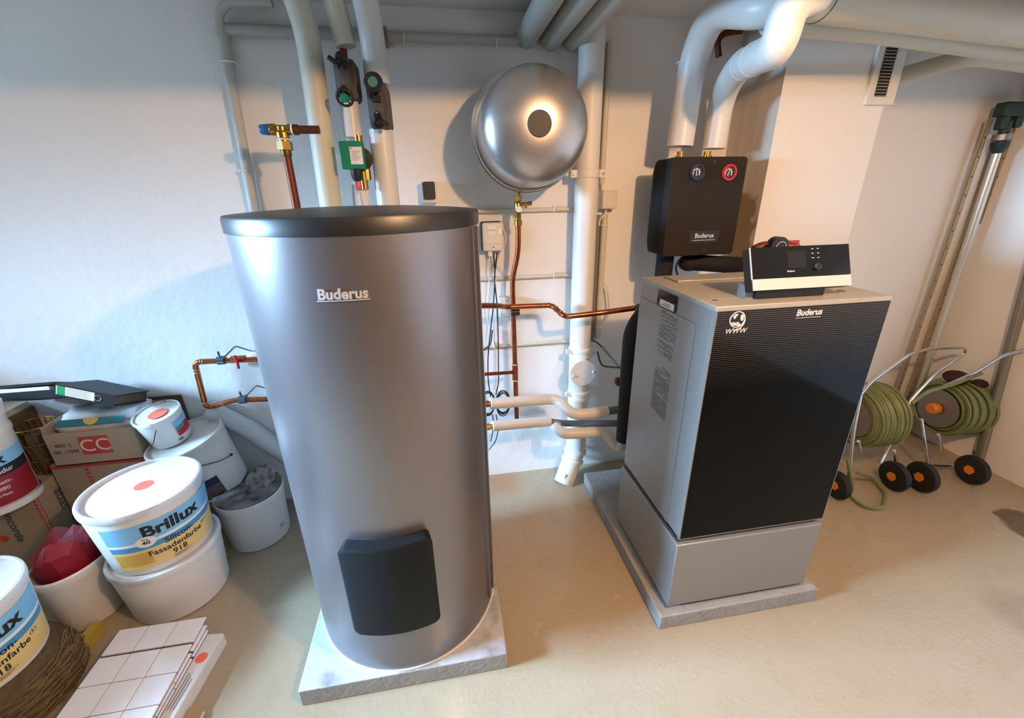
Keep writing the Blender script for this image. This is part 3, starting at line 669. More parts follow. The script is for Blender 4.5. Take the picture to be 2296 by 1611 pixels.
# controller and its cables
kc = P(1103, 531, Y=2.07); kt = thing('wall_controller', 'white wall mounted controller with cables right of the tank', 'controller', kc)
MB().box((kc.x-.048, 2.085, kc.z-.066), (kc.x+.048, YB, kc.z+.068)).build('back_plate', M_black, kt, bevel=.006)
MB().box((kc.x-.044, 2.055, kc.z-.066), (kc.x+.05, 2.09, kc.z+.064)).build('housing', M_ivory, kt, bevel=.007)
MB().box((kc.x-.040, 2.050, kc.z-.030), (kc.x+.046, 2.056, kc.z-.028)).box((kc.x-.024, 2.048, kc.z+.032), (kc.x+.018, 2.056, kc.z+.05)).box((kc.x-.02, 2.053, kc.z+.010), (kc.x+.014, 2.056, kc.z+.026)).box((kc.x+.028, 2.05, kc.z+.008), (kc.x+.044, 2.056, kc.z+.036)).build('front_detail', M_white, kt, bevel=.0015)
MB().cyl((kc.x+.004, 2.056, kc.z-.047), (kc.x+.004, 2.053, kc.z-.047), .003, seg=12).build('status_light', M_black, kt)
MB().box((kc.x-.02, 2.07, kc.z-.09), (kc.x-.002, 2.10, kc.z-.064)).build('cable_plug', M_white, kt)
def cable(label, pts, r=.0032, m=M_black, name='hanging_cable'):
    return tag(MB().tube(pix(*pts), r, .04, 8).build(name, m), label, 'cable')
cable('white cable looping round the right side of the white controller', ((1115, 510, 2.06), (1128, 512, 2.06), (1135, 530, 2.06), (1133, 550, 2.07), (1122, 565, 2.08), (1112, 590, 2.09), (1122, 602, 2.09), (1132, 616, 2.09), (1130, 680, 2.09)), .003, M_ivory)
cable('leftmost white cable hanging from the controller to the copper pipe', ((1098, 568, 2.08), (1096, 620, 2.075), (1098, 640, 2.075), (1092, 690, 2.08), (1096, 730, 2.09)), .003, M_ivory)
cable('white cable kinking below the controller plug', ((1104, 568, 2.08), (1108, 590, 2.085), (1104, 608, 2.085), (1112, 618, 2.075), (1112, 680, 2.085), (1112, 900, 2.085)), .0025, M_ivory)
cable('black sensor cable hanging left from the controller to the cable coil', ((1107, 566, 2.075), (1110, 620, 2.07), (1107, 680, 2.06), (1100, 740, 2.06), (1094, 800, 2.07), (1094, 850, 2.07), (1100, 890, 2.07)), .0032)
cable('black sensor cable hanging right from the controller to the cable coil', ((1115, 566, 2.075), (1108, 625, 2.065), (1115, 685, 2.065), (1117, 760, 2.07), (1118, 860, 2.07), (1112, 885, 2.07)), .0032)
coil = thing('cable_coil', 'coil of surplus black cable hanging beside the lagged pipes', 'cable coil', P(1118, 905, Y=2.05))
cc = MB(); rr = random.Random(5)
for k in range(4):
    for sx in (-1, 1):
        c = P(1111+sx*17, 905+rr.uniform(-4, 4), Y=2.03+.008*k)
        x, y, _ = frame_of((0,1,0)); pts = []
        for i in range(25):
            a = 2*PI*i/24; pts.append(c + Vector((.036*math.cos(a)*(1+.08*rr.random()), .01*math.sin(a+k), (.062+.004*k)*math.sin(a))))
        cc.tube(pts, .003, .012, 7, 2)
cc.build('cable_loop', M_black, coil)
tl = MB().tube(pix((1104, 930, 2.04), (1108, 955, 2.04), (1100, 990, 2.04)), .0028, .03, 7).tube(pix((1112, 930, 2.04), (1118, 960, 2.04), (1112, 990, 2.05), (1096, 1010, 2.06)), .0028, .03, 7)
tl.build('loose_end', M_black, coil)
cable('black cable rising past the lowest conduit behind the tank edge', ((1072, 800, 2.06), (1086, 783, 2.06), (1100, 775, 2.08), (1104, 740, 2.09)), .004)
jb2 = P(1130, 679, Y=2.07); j2 = thing('junction_box', 'small white junction box behind the horizontal copper pipe', 'junction box', jb2)
MB().box((jb2.x-.026, 2.06, jb2.z-.075), (jb2.x+.028, YB, jb2.z+.028)).build('box_body', M_ivory, j2, bevel=.005)
MB().cyl((jb2.x+.012, 2.061, jb2.z+.012), (jb2.x+.012, 2.058, jb2.z+.012), .002, seg=10).build('lid_screw', M_black, j2)
cable('black cable from the lowest conduit end to the boiler with inline joint', ((1262, 765, 2.103), (1282, 764, 2.103), (1332, 763, 2.103), (1352, 780, 2.02), (1390, 826, 1.9), (1420, 850, 1.8)), .004)
tag(MB().cyl(P(1351, 779, Y=1.985), P(1366, 798, Y=1.96), .0075, seg=10).build('cable_joint', M_zinc), 'grey inline joint on the black cable right of the drain pipe', 'cable joint')
cable('black cable drooping from the drain pipe towards the boiler', ((1340, 790, 2.105), (1345, 812, 2.06), (1352, 822, 2.0), (1400, 826, 1.85), (1430, 830, 1.78)), .0045)

# lower white pipes between tank and boiler
lp = thing('insulated_pipe', 'upper white insulated pipe jogging between tank and drain pipe', 'pipe', P(1100, 905, Y=1.85))
up = pix((1099, 906, 1.84), (1249, 894, 1.90), (1283, 932, 1.78), (1362, 923, 1.78))
MB().tube(up, .0275, .055, 24, 8).build('pipe_wrap', M_pvc, lp)
e1_ = P(1088, 907, Y=1.836)
MB().tube([Vector((-.050, 1.640, e1_.z)), P(1075, 908, Y=1.83), P(1102, 905.5, Y=1.842)], .012, .04).tube(pix((1088, 907, 1.836), (1096, 906, 1.84)), .0165).build('copper_end', M_copper, lp)
MB().tube(pix((1358, 923, 1.78), (1440, 912, 1.74)), .02).build('bare_shaded_pipe', mat('bare_and_shade_grey', '6E7170', .5), lp)  # end of the white pipe, its shade painted as dark grey
lp2 = thing('insulated_pipe', 'lower white insulated pipe leaving the tank with a cut end', 'pipe', P(1105, 955, Y=1.85))
MB().tube(pix((1104, 956, 1.84), (1232, 945, 1.90)), .0265).build('pipe_wrap', M_pvc, lp2)
e2_ = P(1086, 959, Y=1.834)
MB().tube([Vector((-.050, 1.640, e2_.z)), P(1076, 960, Y=1.83), P(1108, 956, Y=1.842)], .012, .04).tube(pix((1086, 959, 1.834), (1098, 957, 1.84)), .0165, seg=6).build('brass_union', M_brass, lp2)
MB().tube(pix((1230, 945, 1.90), (1262, 950, 1.88), (1380, 950, 1.80), (1440, 945, 1.76)), .017, .04).build('bare_shaded_pipe', mat('bare_and_shade_grey', '6E7170', .5), lp2)  # uninsulated pipe, dark grey of its own
lp3 = thing('insulated_pipe', 'white insulated pipe elbowing up into the black foam pipe by the boiler', 'pipe', P(1300, 970, Y=1.78))
MB().tube(pix((1246, 958, 1.86), (1262, 974, 1.78), (1358, 968, 1.77), (1388, 1008, 1.72), (1402, 985, 1.69)), .027, .045, 24, 8).build('pipe_wrap', M_pvc, lp3)
bf = thing('foam_insulated_pipe', 'thick black foam covered pipe arching along the left rear of the boiler', 'pipe', P(1400, 985, Y=1.66))
MB().tube(pix((1403, 986, 1.66), (1412, 860, 1.66), (1422, 740, 1.64), (1462, 690, 1.60)) , .046, .16, 28, 12).build('foam_sleeve', M_foam, bf)
MB().tube(pix((1425, 690, 1.74), (1432, 683, 1.70), (1437, 700, 1.66), (1436, 720, 1.64)), .008, .03, 10).tube(pix((1432, 688, 1.66), (1430, 715, 1.65)), .006).build('cable_tuft', M_black, bf)
tag(MB().sphere(P(1386, 856, Y=1.72), .022, sx=.8).build('pipe_plug', M_copperold), 'small brown cap beside the black foam pipe', 'pipe cap')

# ------------------------------------------------------------------ pipes at the top left
gx = P(497, 75, Y=2.085); gb = P(576, 500, Y=2.085); gxx = (gx.x+gb.x)/2
vp = conduit('riser_pipe', 'slim grey painted riser pipe on the back wall left of the tank', [(gx.x, 2.085, gx.z+.02), (gb.x, 2.085, gb.z), (gb.x-.01, 2.085, .01)], .0215, [((P(549, 383, Y=2.085)), (0,0,1)), ((P(512, 140, Y=2.085)), (0,0,1))], None, M_greypipe)
loop = pix((494, 84, 2.075), (489, 30, 2.07), (512, 4, 2.07), (610, 6, 2.07))
tag(MB().tube(loop, .016, .05, 16).build('bent_pipe', M_greypipe), 'grey pipe bending round the upper left corner above the riser pipe', 'pipe')
a, b = P(492, 66, Y=2.09), P(842, 74, Y=2.09)
tag(MB().tube([a, (b.x, 2.09, a.z)], .021).build('wall_pipe', M_greypipe2), 'horizontal grey pipe from the riser behind the three lagged pipes', 'pipe')
a, b = P(868, 80, Y=2.09), P(1172, 92, Y=2.09)
rp = conduit('wall_pipe', 'horizontal grey pipe from lagged pipes to the three ceiling pipes', [a, (b.x-.02, 2.09, b.z), (b.x+.01, 2.085, b.z+.03)], .0165, [(P(905, 83, Y=2.09), (1,0,0)), (P(1112, 94, Y=2.09), (1,0,0))], None, M_greypipe); rp['category'] = 'pipe'
sp_ = P(862, 85, Y=2.06)
tag(MB().box((sp_.x-.006, 2.05, sp_.z-.02), (sp_.x+.012, YB, sp_.z+.035)).cyl(sp_+Vector((-.02,-.02,-.01)), sp_+Vector((.03,.02,-.02)), .005).build('pipe_bracket', M_steel), 'rusty bracket at the left end of the right hand grey wall pipe', 'bracket')
# three pipes into the wall, running along the ceiling
for k, (u, v) in enumerate(((1184, 76), (1238, 82), (1288, 85))):
    e = P(u, v, Y=2.08)
    n_ = ('leftmost', 'middle', 'rightmost')[k]
    tag(MB().cyl((e.x, YB+.001, e.z), (e.x, 1.06, e.z), .0455, seg=28).build('ceiling_pipe', M_greypipe2), n_+' of the three grey pipes entering the wall under the ceiling', 'pipe', 'three ceiling pipes')
# three lagged pipes
def lagged(label, pts, r, bend=.09):
    t = thing('lagged_pipe', label, 'pipe', pts[-1])
    MB().tube(pts, r, bend, 24, 8).build('pipe_wrap', M_pvc if 'right' in label else M_lag, t); return t
yl = 1.95
def vert(u, v, Y, u2, v2):
    a, b = P(u, v, Y=Y), P(u2, v2, Y=Y); return a, b
a, b = vert(690, 72, 1.94, 744, 480)
lagged('leftmost lagged pipe coming down from the ceiling behind the tank', [(a.x-.01, 1.60, a.z+.30), (a.x, 1.94, a.z), (b.x, 1.94, b.z), (b.x, 1.94, 1.30)], .0425)
a, b = vert(768, 72, 1.95, 776, 105)
lagged('middle lagged pipe ending above the upper black valve', [(a.x-.01, 1.62, a.z+.28), (a.x, 1.95, a.z), (b.x, 1.95, b.z)], .0365)
a, b = vert(834, 78, 1.95, 847, 190)
lagged('right lagged pipe ending above the lower black valve', [(a.x-.01, 1.62, a.z+.29), (a.x, 1.95, a.z), (b.x, 1.95, b.z)], .045)
a, b = vert(853, 292, 1.95, 874, 480)
t = lagged('right lagged pipe going down behind the lid from the lower black valve', [a, b, (b.x, 1.95, 1.30)], .0465, .02)
a, b = vert(782, 224, 1.95, 792, 309)
lagged('short white right lagged piece between upper black valve and green pump', [a, b], .034)
a, b = vert(808, 415, 1.96, 812, 480)
lagged('stub of right lagged pipe below the green pump', [a, b, (b.x, 1.96, 1.30)], .034, .02)
# valves in grey shells
def valve(label, u0, v0, u1, v1, Y, top, bottom):
    a, b = P(u0, v0, Y=Y), P(u1, v1, Y=Y); c = (a+b)/2; w = abs(b.x-a.x); h = abs(a.z-b.z)
    t = thing('shut_off_valve', label, 'valve', c)
    s = MB().prism(round_poly(w, h, .02), (c.x, Y, c.z), (1,0,0), (0,0,1), (0,1,0), .10)
    s.build('insulation_shell', M_shell, t, bevel=.010, seg=3)
    MB().sphere((c.x-.006, Y+.002, c.z), 1, w*.40, .026, h*.43, 24, 14).build('shell_bulge', M_shell, t)
    return t, c
v1_, c = valve('upper black shelled valve with lever and green topped handwheel', 743, 128, 806, 224, 1.90, 0, 0)
kx = P(763, 128, Y=1.86)
MB().cyl(kx+Vector((0,.04,-.02)), kx, .012).sphere(kx, .018, sy=.7).tube([kx+Vector((0,-.003,-.012)), P(752, 140, Y=1.85), P(736, 128, Y=1.85)], .0085, .02, 12).box((kx.x-.014, 1.855, kx.z-.03), (kx.x+.014, 1.90, kx.z-.005)).build('lever_handle', M_black, v1_)
MB().cyl(P(766, 148, Y=1.875), P(766, 148, Y=1.865), .009, seg=6).build('brass_nut', M_brass, v1_)
MB().cyl(P(770, 110, Y=1.95), P(772, 140, Y=1.95), .013).build('copper_stub', M_copperold, v1_)
def handwheel(c, ax, R, t, capm):
    x, y, z = frame_of(ax); h = MB().torus(c, ax, R, .005, 30, 8)
    for k in range(5):
        a = 2*PI*k/5+.3; d = x*math.cos(a)+y*math.sin(a); h.cyl(c, c+d*R, .0035, seg=8)
    h.cyl(c-Vector(ax).normalized()*.055, c, .012)
    o = h.build('handwheel', M_black, t)
    MB().lathe([(.015, .0), (.015, .006), (.012, .007)], c, ax, 20).build('handwheel_cap', capm, o)
handwheel(P(773, 219, Y=1.83), Vector((-.05,-1,-.55)), .027, v1_, M_green)
MB().cyl(P(771, 200, Y=1.86), P(772, 210, Y=1.83), .014).build('valve_neck', M_brassdark, v1_)
v2_, c = valve('lower grey shelled valve with black handwheel on top and lever below', 818, 186, 879, 291, 1.90, 0, 0)
hc = P(837, 185, Y=1.845)
MB().lathe([(.030, -.012), (.034, -.006), (.034, .004), (.030, .008), (.018, .006)], hc, (-.1,-1,.12), 36).cyl(hc, P(841, 205, Y=1.88), .016).build('handwheel', M_black, v2_)
MB().lathe([(.018, .0065), (.016, .010)], hc, (-.1,-1,.12), 28).build('handwheel_cap', mat('pale_green', '4F7A63', .4), v2_)
MB().box((P(833, 200, Y=1.86).x, 1.865, P(0, 216, Y=1.86).z), (P(850, 200, Y=1.86).x, 1.90, P(0, 200, Y=1.86).z)).cyl(P(846, 258, Y=1.885), P(850, 278, Y=1.845), .014, .018).tube([P(846, 276, Y=1.845), P(858, 272, Y=1.84), P(871, 284, Y=1.84)], .008, .02, 12).build('drain_lever', M_black, v2_)
MB().cyl(P(846, 256, Y=1.875), P(846, 262, Y=1.868), .008).build('white_seal', M_white, v2_)
# circulation pump
gp0, gp1 = P(768, 322, Y=1.86), P(811, 374, Y=1.86); gc = (gp0+gp1)/2
cpu = thing('circulation_pump', 'small green circulation pump with white label between lagged pipes', 'pump', gc)
MB().box((gc.x-.042, 1.85, gc.z-.048), (gc.x+.042, 1.91, gc.z+.048)).build('motor_housing', M_green, cpu, bevel=.003)
MB().prism([(-.019,-.03),(.026,-.03),(.026,.03),(-.019,.03)], (gc.x+.013, 1.8498, gc.z-.002), (1,0,0), (0,0,1), (0,-1,0), .001).build('type_plate', M_white, cpu)
tpm = MB().box((gc.x-.003, 1.8482, gc.z+.02), (gc.x+.002, 1.8488, gc.z+.025))
for k in range(6): tpm.box((gc.x+.0, 1.8482, gc.z+.012-k*.006), (gc.x+.034-.006*(k % 3), 1.8487, gc.z+.0135-k*.006))
tpm.build('plate_print', M_grey, cpu)
MB().lathe([(.040, 0), (.043, .004), (.043, .02), (.03, .022)], (gc.x+.022, 1.932, gc.z-.008), (0,-1,0), 32).build('pump_collar', M_black, cpu)
MB().cyl((gc.x+.02, 1.93, gc.z+.075), (gc.x+.02, 1.93, gc.z-.12), .015).cyl((gc.x+.034, 1.93, gc.z-.04), (gc.x+.034, 1.93, gc.z-.085), .016, seg=8).build('brass_body', M_brass, cpu)
MB().lathe([(.022, 0), (.021, -.03), (.014, -.045)], (gc.x+.003, 1.885, gc.z-.046), seg=20).build('cable_gland', M_black, cpu)
MB().lathe([(.0115, 0), (.0125, -.004), (.0125, -.03), (.008, -.032)], (gc.x+.004, 1.885, gc.z-.092), seg=8).build('red_connector', M_red, cpu)
MB().tube([(gc.x+.004, 1.885, gc.z-.122), (gc.x+.006, 1.885, gc.z-.17), (gc.x+.012, 1.89, gc.z-.23)], .0045, .04, 10).build('power_lead', M_greypipe, cpu)
# safety valve on a copper pipe behind the tank
sy = 1.80
s0 = P(668, 478, Y=sy); s1 = P(642, 345, Y=sy); sx = (s0.x+s1.x)/2; zc = P(637, 291, Y=sy).z
sv = thing('safety_valve', 'brass safety valve with blue cap on a copper pipe behind the tank', 'valve', (sx, sy, 1.4))
def sz(v): return P(650, v, Y=sy).z
MB().cyl((sx, sy, 1.35), (sx, sy, sz(345)), .0145).build('copper_riser', M_copperold, sv)
MB().lathe([(.016, sz(352)), (.018, sz(348)), (.018, sz(338))], (sx, sy, 0), seg=20).lathe([(.026, sz(337)), (.026, sz(318))], (sx, sy, 0), seg=6).build('hex_union', M_brassdark, sv)
MB().lathe([(.018, sz(319)), (.018, sz(312))], (sx, sy, 0), seg=20).lathe([(.022, sz(310)), (.022, sz(298)), (.018, sz(294)), (.018, sz(285)), (.012, sz(282))], (sx, sy, 0), seg=20).lathe([(.016, -.04), (.019, -.036), (.019, -.02), (.015, -.018), (.015, .02), (.018, .022), (.018, .036)], (sx, sy, zc), (1,0,0), 20).build('valve_body', M_brass, sv)
MB().torus((sx, sy, sz(313)), (0,0,1), .0185, .003, 24, 6).torus((sx+.036, sy, zc), (1,0,0), .0165, .003, 24, 6).build('seal_ring', M_white, sv)
MB().lathe([(.017, 0), (.0185, .004), (.016, .03), (.013, .034)], (sx-.038, sy, zc), (-1,0,0), 16).build('blue_cap', M_blue, sv)
MB().lathe([(.0175, 0), (.0175, .018), (.0135, .022), (.0135, .09)], (sx+.036, sy, zc), (1,0,0), 18).build('copper_outlet', M_copperold, sv)

# ------------------------------------------------------------------ left wall copper line with taps
yc = 2.04
lc = thing('copper_pipe', 'square copper pipe loop with two clips and red tap on the wall', 'pipe', P(436, 820, Y=yc))
lpts = pix((602, 805, yc), (436, 812, yc), (462, 915, yc), (492, 908, yc-.005), (520, 898, yc), (640, 894, yc))
MB().tube(lpts, .0125, .03, 16, 6).build('pipe_run', M_copper, lc)
so_ = MB()
for a, b, t in ((1, 0, .09), (1, 0, .12), (1, 2, .16), (1, 2, .22), (2, 1, .12), (2, 3, .5), (3, 4, .3)): so_.torus(lpts[a].lerp(lpts[b], t), lpts[b]-lpts[a], .0128, .002, 16, 6)
so_.build('solder_ring', M_solder, lc)
for u, v in ((497, 808), (545, 896)):
    c = P(u, v, Y=yc)
    k = MB().cyl(c+Vector((-.015,0,0)), c+Vector((.015,0,0)), .021, seg=20).cyl(c+Vector((-.006,0,.02)), c+Vector((.0,-.01,.045)), .005, seg=8)
    o = k.build('pipe_clip', mat('clip_chrome', '6E8796', .25, .9), lc)
    MB().tube([c+Vector((.012,0,.012)), c+Vector((.06,.03,.055)), c+Vector((.11,.07,.01))], .004, .01, 8).build('clip_stay', M_zinc, o)
tp_ = P(535, 806, Y=yc)
MB().cyl(tp_+Vector((-.03,0,0)), tp_+Vector((.03,0,0)), .018, seg=8).build('tap_body', M_copper, lc)
MB().cyl(tp_+Vector((.005,0,0)), tp_+Vector((.005,-.03,0)), .008, seg=10).tube([tp_+Vector((.002,-.03,.03)), tp_+Vector((.007,-.032,0)), tp_+Vector((.004,-.03,-.035))], .006, .02, 10).build('tap_handle', M_red, lc)
wp = P(574, 814, Y=2.09)
wo_ = MB().lathe([(.044, 0), (.044, .014), (.041, .017)], (wp.x, YB, wp.z), (0,-1,0), 40).build('wall_rosette', M_white); tag(wo_, 'round white wall plate where the copper pipe meets the wall', 'wall plate')
tag(MB().tube([P(468, 918, Y=2.066), P(560, 962, Y=2.066), P(652, 1028, Y=2.066)], .044, .04, 24).build('slanted_pipe', mat('offwhite_pipe', 'CDD0D0', .5, var=.04)), 'thick white pipe slanting down the wall behind the buckets and tank', 'pipe')

# ------------------------------------------------------------------ paint buckets
def bucket(name, label, base, axis, rb, rt, h, lid='plain', group='paint buckets', lidm=None, bodym=None):
    t = thing(name, label, 'bucket', base, group); b = Vector(base); n = Vector(axis).normalized()
    MB().lathe([(rb*.96, 0), (rb, .006), (rb+(rt-rb)*.80, h*.82), (rb+(rt-rb)*.84, h*.86), (rt*.985, h*.865), (rt*.985, h*.875), (rb+(rt-rb)*.9, h*.885), (rt*.96, h*.955)], b, n, 72).build('bucket_body', bodym or M_bucket, t)
    lp = [(rt*.972, h*.895), (rt*1.005, h*.9), (rt*1.012, h*.925), (rt*1.012, h*.975), (rt*1.0, h*.992), (rt*.965, h), (rt*.935, h*.992), (rt*.92, h*.955), (rt*.90, h*.945), (rt*.5, h*.95), (.002, h*.952)]
    MB().lathe(lp, b, n, 72).build('bucket_lid', lidm or M_lid, t, angle=28)
    return t, b, n
def cone_map(b, rb, rt, h):                         # angle in degrees, height above base
    def f(th, z, d=0):
        a = math.radians(th); r = rb+(rt-rb)*z/h+.0012+d; return Vector((b.x+r*math.cos(a), b.y+r*math.sin(a), b.z+z))
    return f
def wrap(mb, f, th0, th1, z0, z1, n=28, d=0):
    vs = []; fs = []
    for i in range(n+1):
        th = th0+(th1-th0)*i/n; vs += [f(th, z0, d), f(th, z1, d)]
    for i in range(n): fs.append((2*i, 2*i+2, 2*i+3, 2*i+1))
    return mb.add(vs, fs)
def wtext(mb, f, txt, size, th, z, rm, d=.0006, **k):
    return mb.text(txt, size, lambda x, y, q: f(th+math.degrees(x/rm), z+y, d+q*.5), **k)
def paint_label(t, f, th0, th1, z0, z1, tc, rm):
    L_ = MB(); hh = z1-z0
    L_.mat(0); wrap(L_, f, th0, th1, z0+hh*.62, z1)
    L_.mat(1); wrap(L_, f, th0, th1, z0+hh*.56, z0+hh*.62); 
    L_.mat(2); wrap(L_, f, th0, th1, z0+hh*.44, z0+hh*.56)
    L_.mat(3); wrap(L_, f, th0, th1, z0, z0+hh*.44)
    L_.mat(4); wrap(L_, f, th0+2, th0+38, z0+hh*.10, z0+hh*.38, 14, .0003)
    o = L_.build('label_wrap', [M_skyband, M_labelwhite, M_midblue, M_yellow, M_ochre], t)
    T_ = MB()
    Q_ = MB(); wtext(Q_, f, 'Brillux', .068, tc, z0+hh*.80, rm, bold=.035, wide=1.06); Q_.build('brand_lettering', M_ink, o)
    wtext(T_, f, 'Silicon-', .034, tc+3, z0+hh*.47, rm, bold=.012)
    wtext(T_, f, 'Fassadenfarbe', .034, tc-1, z0+hh*.31, rm, bold=.012)
    wtext(T_, f, '918', .034, tc-1, z0+hh*.16, rm, bold=.012)
    wtext(T_, f, '15 l', .02, tc+34, z0+hh*.36, rm)
    wtext(T_, f, '40', .024, tc-28, z0+hh*.585, rm, d=.002, bold=.015)
    wtext(T_, f, 'Basis', .010, tc-28, z0+hh*.665, rm, d=.002)
    for k in range(3):
        wrap(T_, f, tc-9, tc+12-4*k, z0+hh*(.075-.022*k), z0+hh*(.082-.022*k), 8, .001)
    T_.build('product_lettering', M_ink, o)
    C_ = MB(); vs = [f(tc-28, z0+hh*.60, .0016)]; fs = []
    for k in range(24):
        a = 2*PI*k/24; vs.append(f(tc-28+math.degrees(.031*math.cos(a)/rm), z0+hh*.605+.024*math.sin(a), .0016))
    for k in range(24): fs.append((0, 1+k, 1+(k+1) % 24))
    C_.add(vs, fs).build('label_disc', M_labelwhite, o)
# white bucket on the floor, labelled bucket on top of it
B2 = (-1.212, 1.572, 0)
bucket('paint_bucket', 'plain white paint bucket carrying the bucket with sky blue label', B2, (0,0,1), .169, .19, .262)
B1 = (-1.219, 1.58, .251)
t, b, n = bucket('paint_bucket', 'white paint bucket with sky blue and yellow label and coral lid sticker', B1, (0,0,1), .167, .193, .297)
f = cone_map(b, .167, .193*.985, .297*.86)
paint_label(t, f, -105, 34, .030, .240, -39, .183)
sp = P(323, 1090, Z=.532)
MB().lathe([(.0315, 0), (.0315, .001)], (sp.x, sp.y, .5345), seg=32).build('round_sticker', M_sticker, t)
# bucket with the red crate pieces
B3 = (-1.527, 1.562, 0)
t3 = thing('paint_bucket', 'white bucket without lid holding crumpled red plastic', 'bucket', B3, 'paint buckets')
b3m = MB().lathe([(.134, 0), (.140, .006), (.150, .22), (.155, .235), (.160, .25), (.160, .268), (.155, .275), (.148, .270), (.144, .25), (.132, .10), (.002, .10)], B3, seg=72)
b3m.v = [(B3[0]+(x-B3[0])*.76, y, z) for x, y, z in b3m.v]
b3m.build('bucket_body', M_bucket, t3, angle=28)
cr = MB(); rr = random.Random(11); nx, ny = 9, 7; vs = []; fs = []
c3 = P(160, 1230, Y=1.60)
for layer in (1, 0):
    for i in range(nx):
        for jj in range(ny):
            x = -.082+.164*i/(nx-1); y = -.105+.21*jj/(ny-1)
            hgt = .285+.085*(1-abs(x/.10)**5)*(1-abs(y/.125)**5)+rr.uniform(-.016, .016)+.22*x+.02*math.sin(jj*2.1)
            k_ = 1.0 if not layer else 1.10
            xx_, yy_ = x/.082, y/.105; x = .082*xx_*math.sqrt(1-yy_*yy_/2.2); y = .105*yy_*math.sqrt(1-xx_*xx_/2.2)
            vs.append((B3[0]+x*k_+rr.uniform(-.006, .006), B3[1]+y*k_-.01*layer+rr.uniform(-.006, .006), hgt if layer else .16))
def gi(l, i, jj): return l*nx*ny+i*ny+jj
for i in range(nx-1):
    for jj in range(ny-1): fs += [(gi(0,i,jj), gi(0,i+1,jj), gi(0,i+1,jj+1), gi(0,i,jj+1)), (gi(1,i,jj), gi(1,i,jj+1), gi(1,i+1,jj+1), gi(1,i+1,jj))]
for i in range(nx-1): fs += [(gi(0,i,0), gi(1,i,0), gi(1,i+1,0), gi(0,i+1,0)), (gi(0,i,ny-1), gi(0,i+1,ny-1), gi(1,i+1,ny-1), gi(1,i,ny-1))]
for jj in range(ny-1): fs += [(gi(0,0,jj), gi(0,0,jj+1), gi(1,0,jj+1), gi(1,0,jj)), (gi(0,nx-1,jj), gi(1,nx-1,jj), gi(1,nx-1,jj+1), gi(0,nx-1,jj+1))]
rc = thing('red_tray', 'crumpled dark red plastic tray lying in the open white bucket', 'plastic tray', (B3[0], B3[1], .2))
cr.add(vs, fs).build('tray_sheet', M_redcrate, rc, angle=18)
# labelled bucket at the left edge on a basket
B4 = (-1.60, 1.205, .162)
t, b, n = bucket('paint_bucket', 'white paint bucket with yellow label at the left edge on a straw basket', B4, (0,0,1), .168, .190, .284)
f = cone_map(b, .168, .190*.985, .284*.86)
paint_label(t, f, -118, 33, .022, .232, -27, .182)
wb = thing('straw_basket', 'upturned brown straw basket under the left labelled bucket', 'basket', (B4[0], B4[1], 0))
prof = [(.225, 0)]
for k in range(10):
    z = .008+.0145*k; r = .222-.045*(k/9)**2; prof += [(r+.004, z), (r-.003, z+.007)]
prof += [(.16, .160), (.002, .1605)]
MB().lathe(prof, (B4[0], B4[1], 0), seg=60).build('woven_wall', M_straw, wb)
st_ = MB(); rr = random.Random(4)
for k in range(150):
    a = rr.uniform(-2.3, .6); r0 = .215; z = rr.uniform(.01, .13); l = rr.uniform(.03, .08)
    r1 = .228-.045*(z/.14)**2
    p0 = Vector((B4[0]+r1*math.cos(a), B4[1]+r1*math.sin(a), z)); a2 = a+l/.22
    p1 = Vector((B4[0]+(r1+.006)*math.cos(a2), B4[1]+(r1+.006)*math.sin(a2), max(.004, z+rr.uniform(-.02, .02))))
    st_.cyl(p0, p1, .0022, seg=5)
tag(st_.build('loose_straw', mat('pale_straw', '8A7448', .8, var=.3, scale=50), wb), kind='stuff')
tag(MB().box((-1.45, 1.30, 0), (-1.415, 1.42, .05)).build('yellow_packet', mat('packet_yellow', 'B99A3A', .7)), 'small yellow packet on the floor beside the straw basket', 'packet')
# buckets by the wall
B6 = (-.999, 1.863, 0)
t6 = thing('paint_bucket', 'white bucket with cement crusted grey lid beside the tank', 'bucket', B6, 'paint buckets')
MB().lathe([(.126, 0), (.132, .006), (.143, .235), (.148, .24), (.148, .262), (.144, .268), (.138, .262)], B6, seg=64).build('bucket_body', M_bucket, t6, angle=28)
lidp = MB(); vs = []; fs = []; rr = random.Random(2)
for i in range(9):
    for k in range(48):
        r = .146*(i/8) if i else .001; a = 2*PI*k/48
        vs.append((B6[0]+r*math.cos(a), B6[1]+r*math.sin(a), .270+rr.uniform(0, .008)+(.006 if i < 6 else 0)))
for i in range(8):
    for k in range(48): fs.append((i*48+k, i*48+(k+1) % 48, (i+1)*48+(k+1) % 48, (i+1)*48+k))
lidp.add(vs, fs).build('crusted_lid', mat('cement_crust', '84807A', .9, var=.3, scale=18, bump=.6, bscale=40, hex2='45423E', contrast=(.4, .65)), t6)
tag(MB().lathe([(.004, .012), (.055, .013), (.062, .018), (.07, .02), (.075, .012), (.07, .002), (.004, .0)], (B6[0]+.045, B6[1]+.045, .283), (-.25, -.62, 1), 40).build('trowel_disc', mat('cement_disc', '9A968F', .85, var=.3, scale=25, hex2='57534E', contrast=(.45, .62))), 'round cement stained disc leaning on the crusted bucket lid', 'disc')
tx6 = MB(); f6 = cone_map(Vector(B6), .132, .143, .235)
wtext(tx6, f6, 'ax', .030, -20, .08, .135); wrap(tx6, f6, -30, -8, .060, .062, 6, .0005)
tx6.build('faint_print', mat('faint_blue_ink', '7E8CA8', .6), t6)
B5 = (-1.181, 1.961, .257); A5 = (-.186, -.125, 1)
n5 = Vector(A5).normalized()
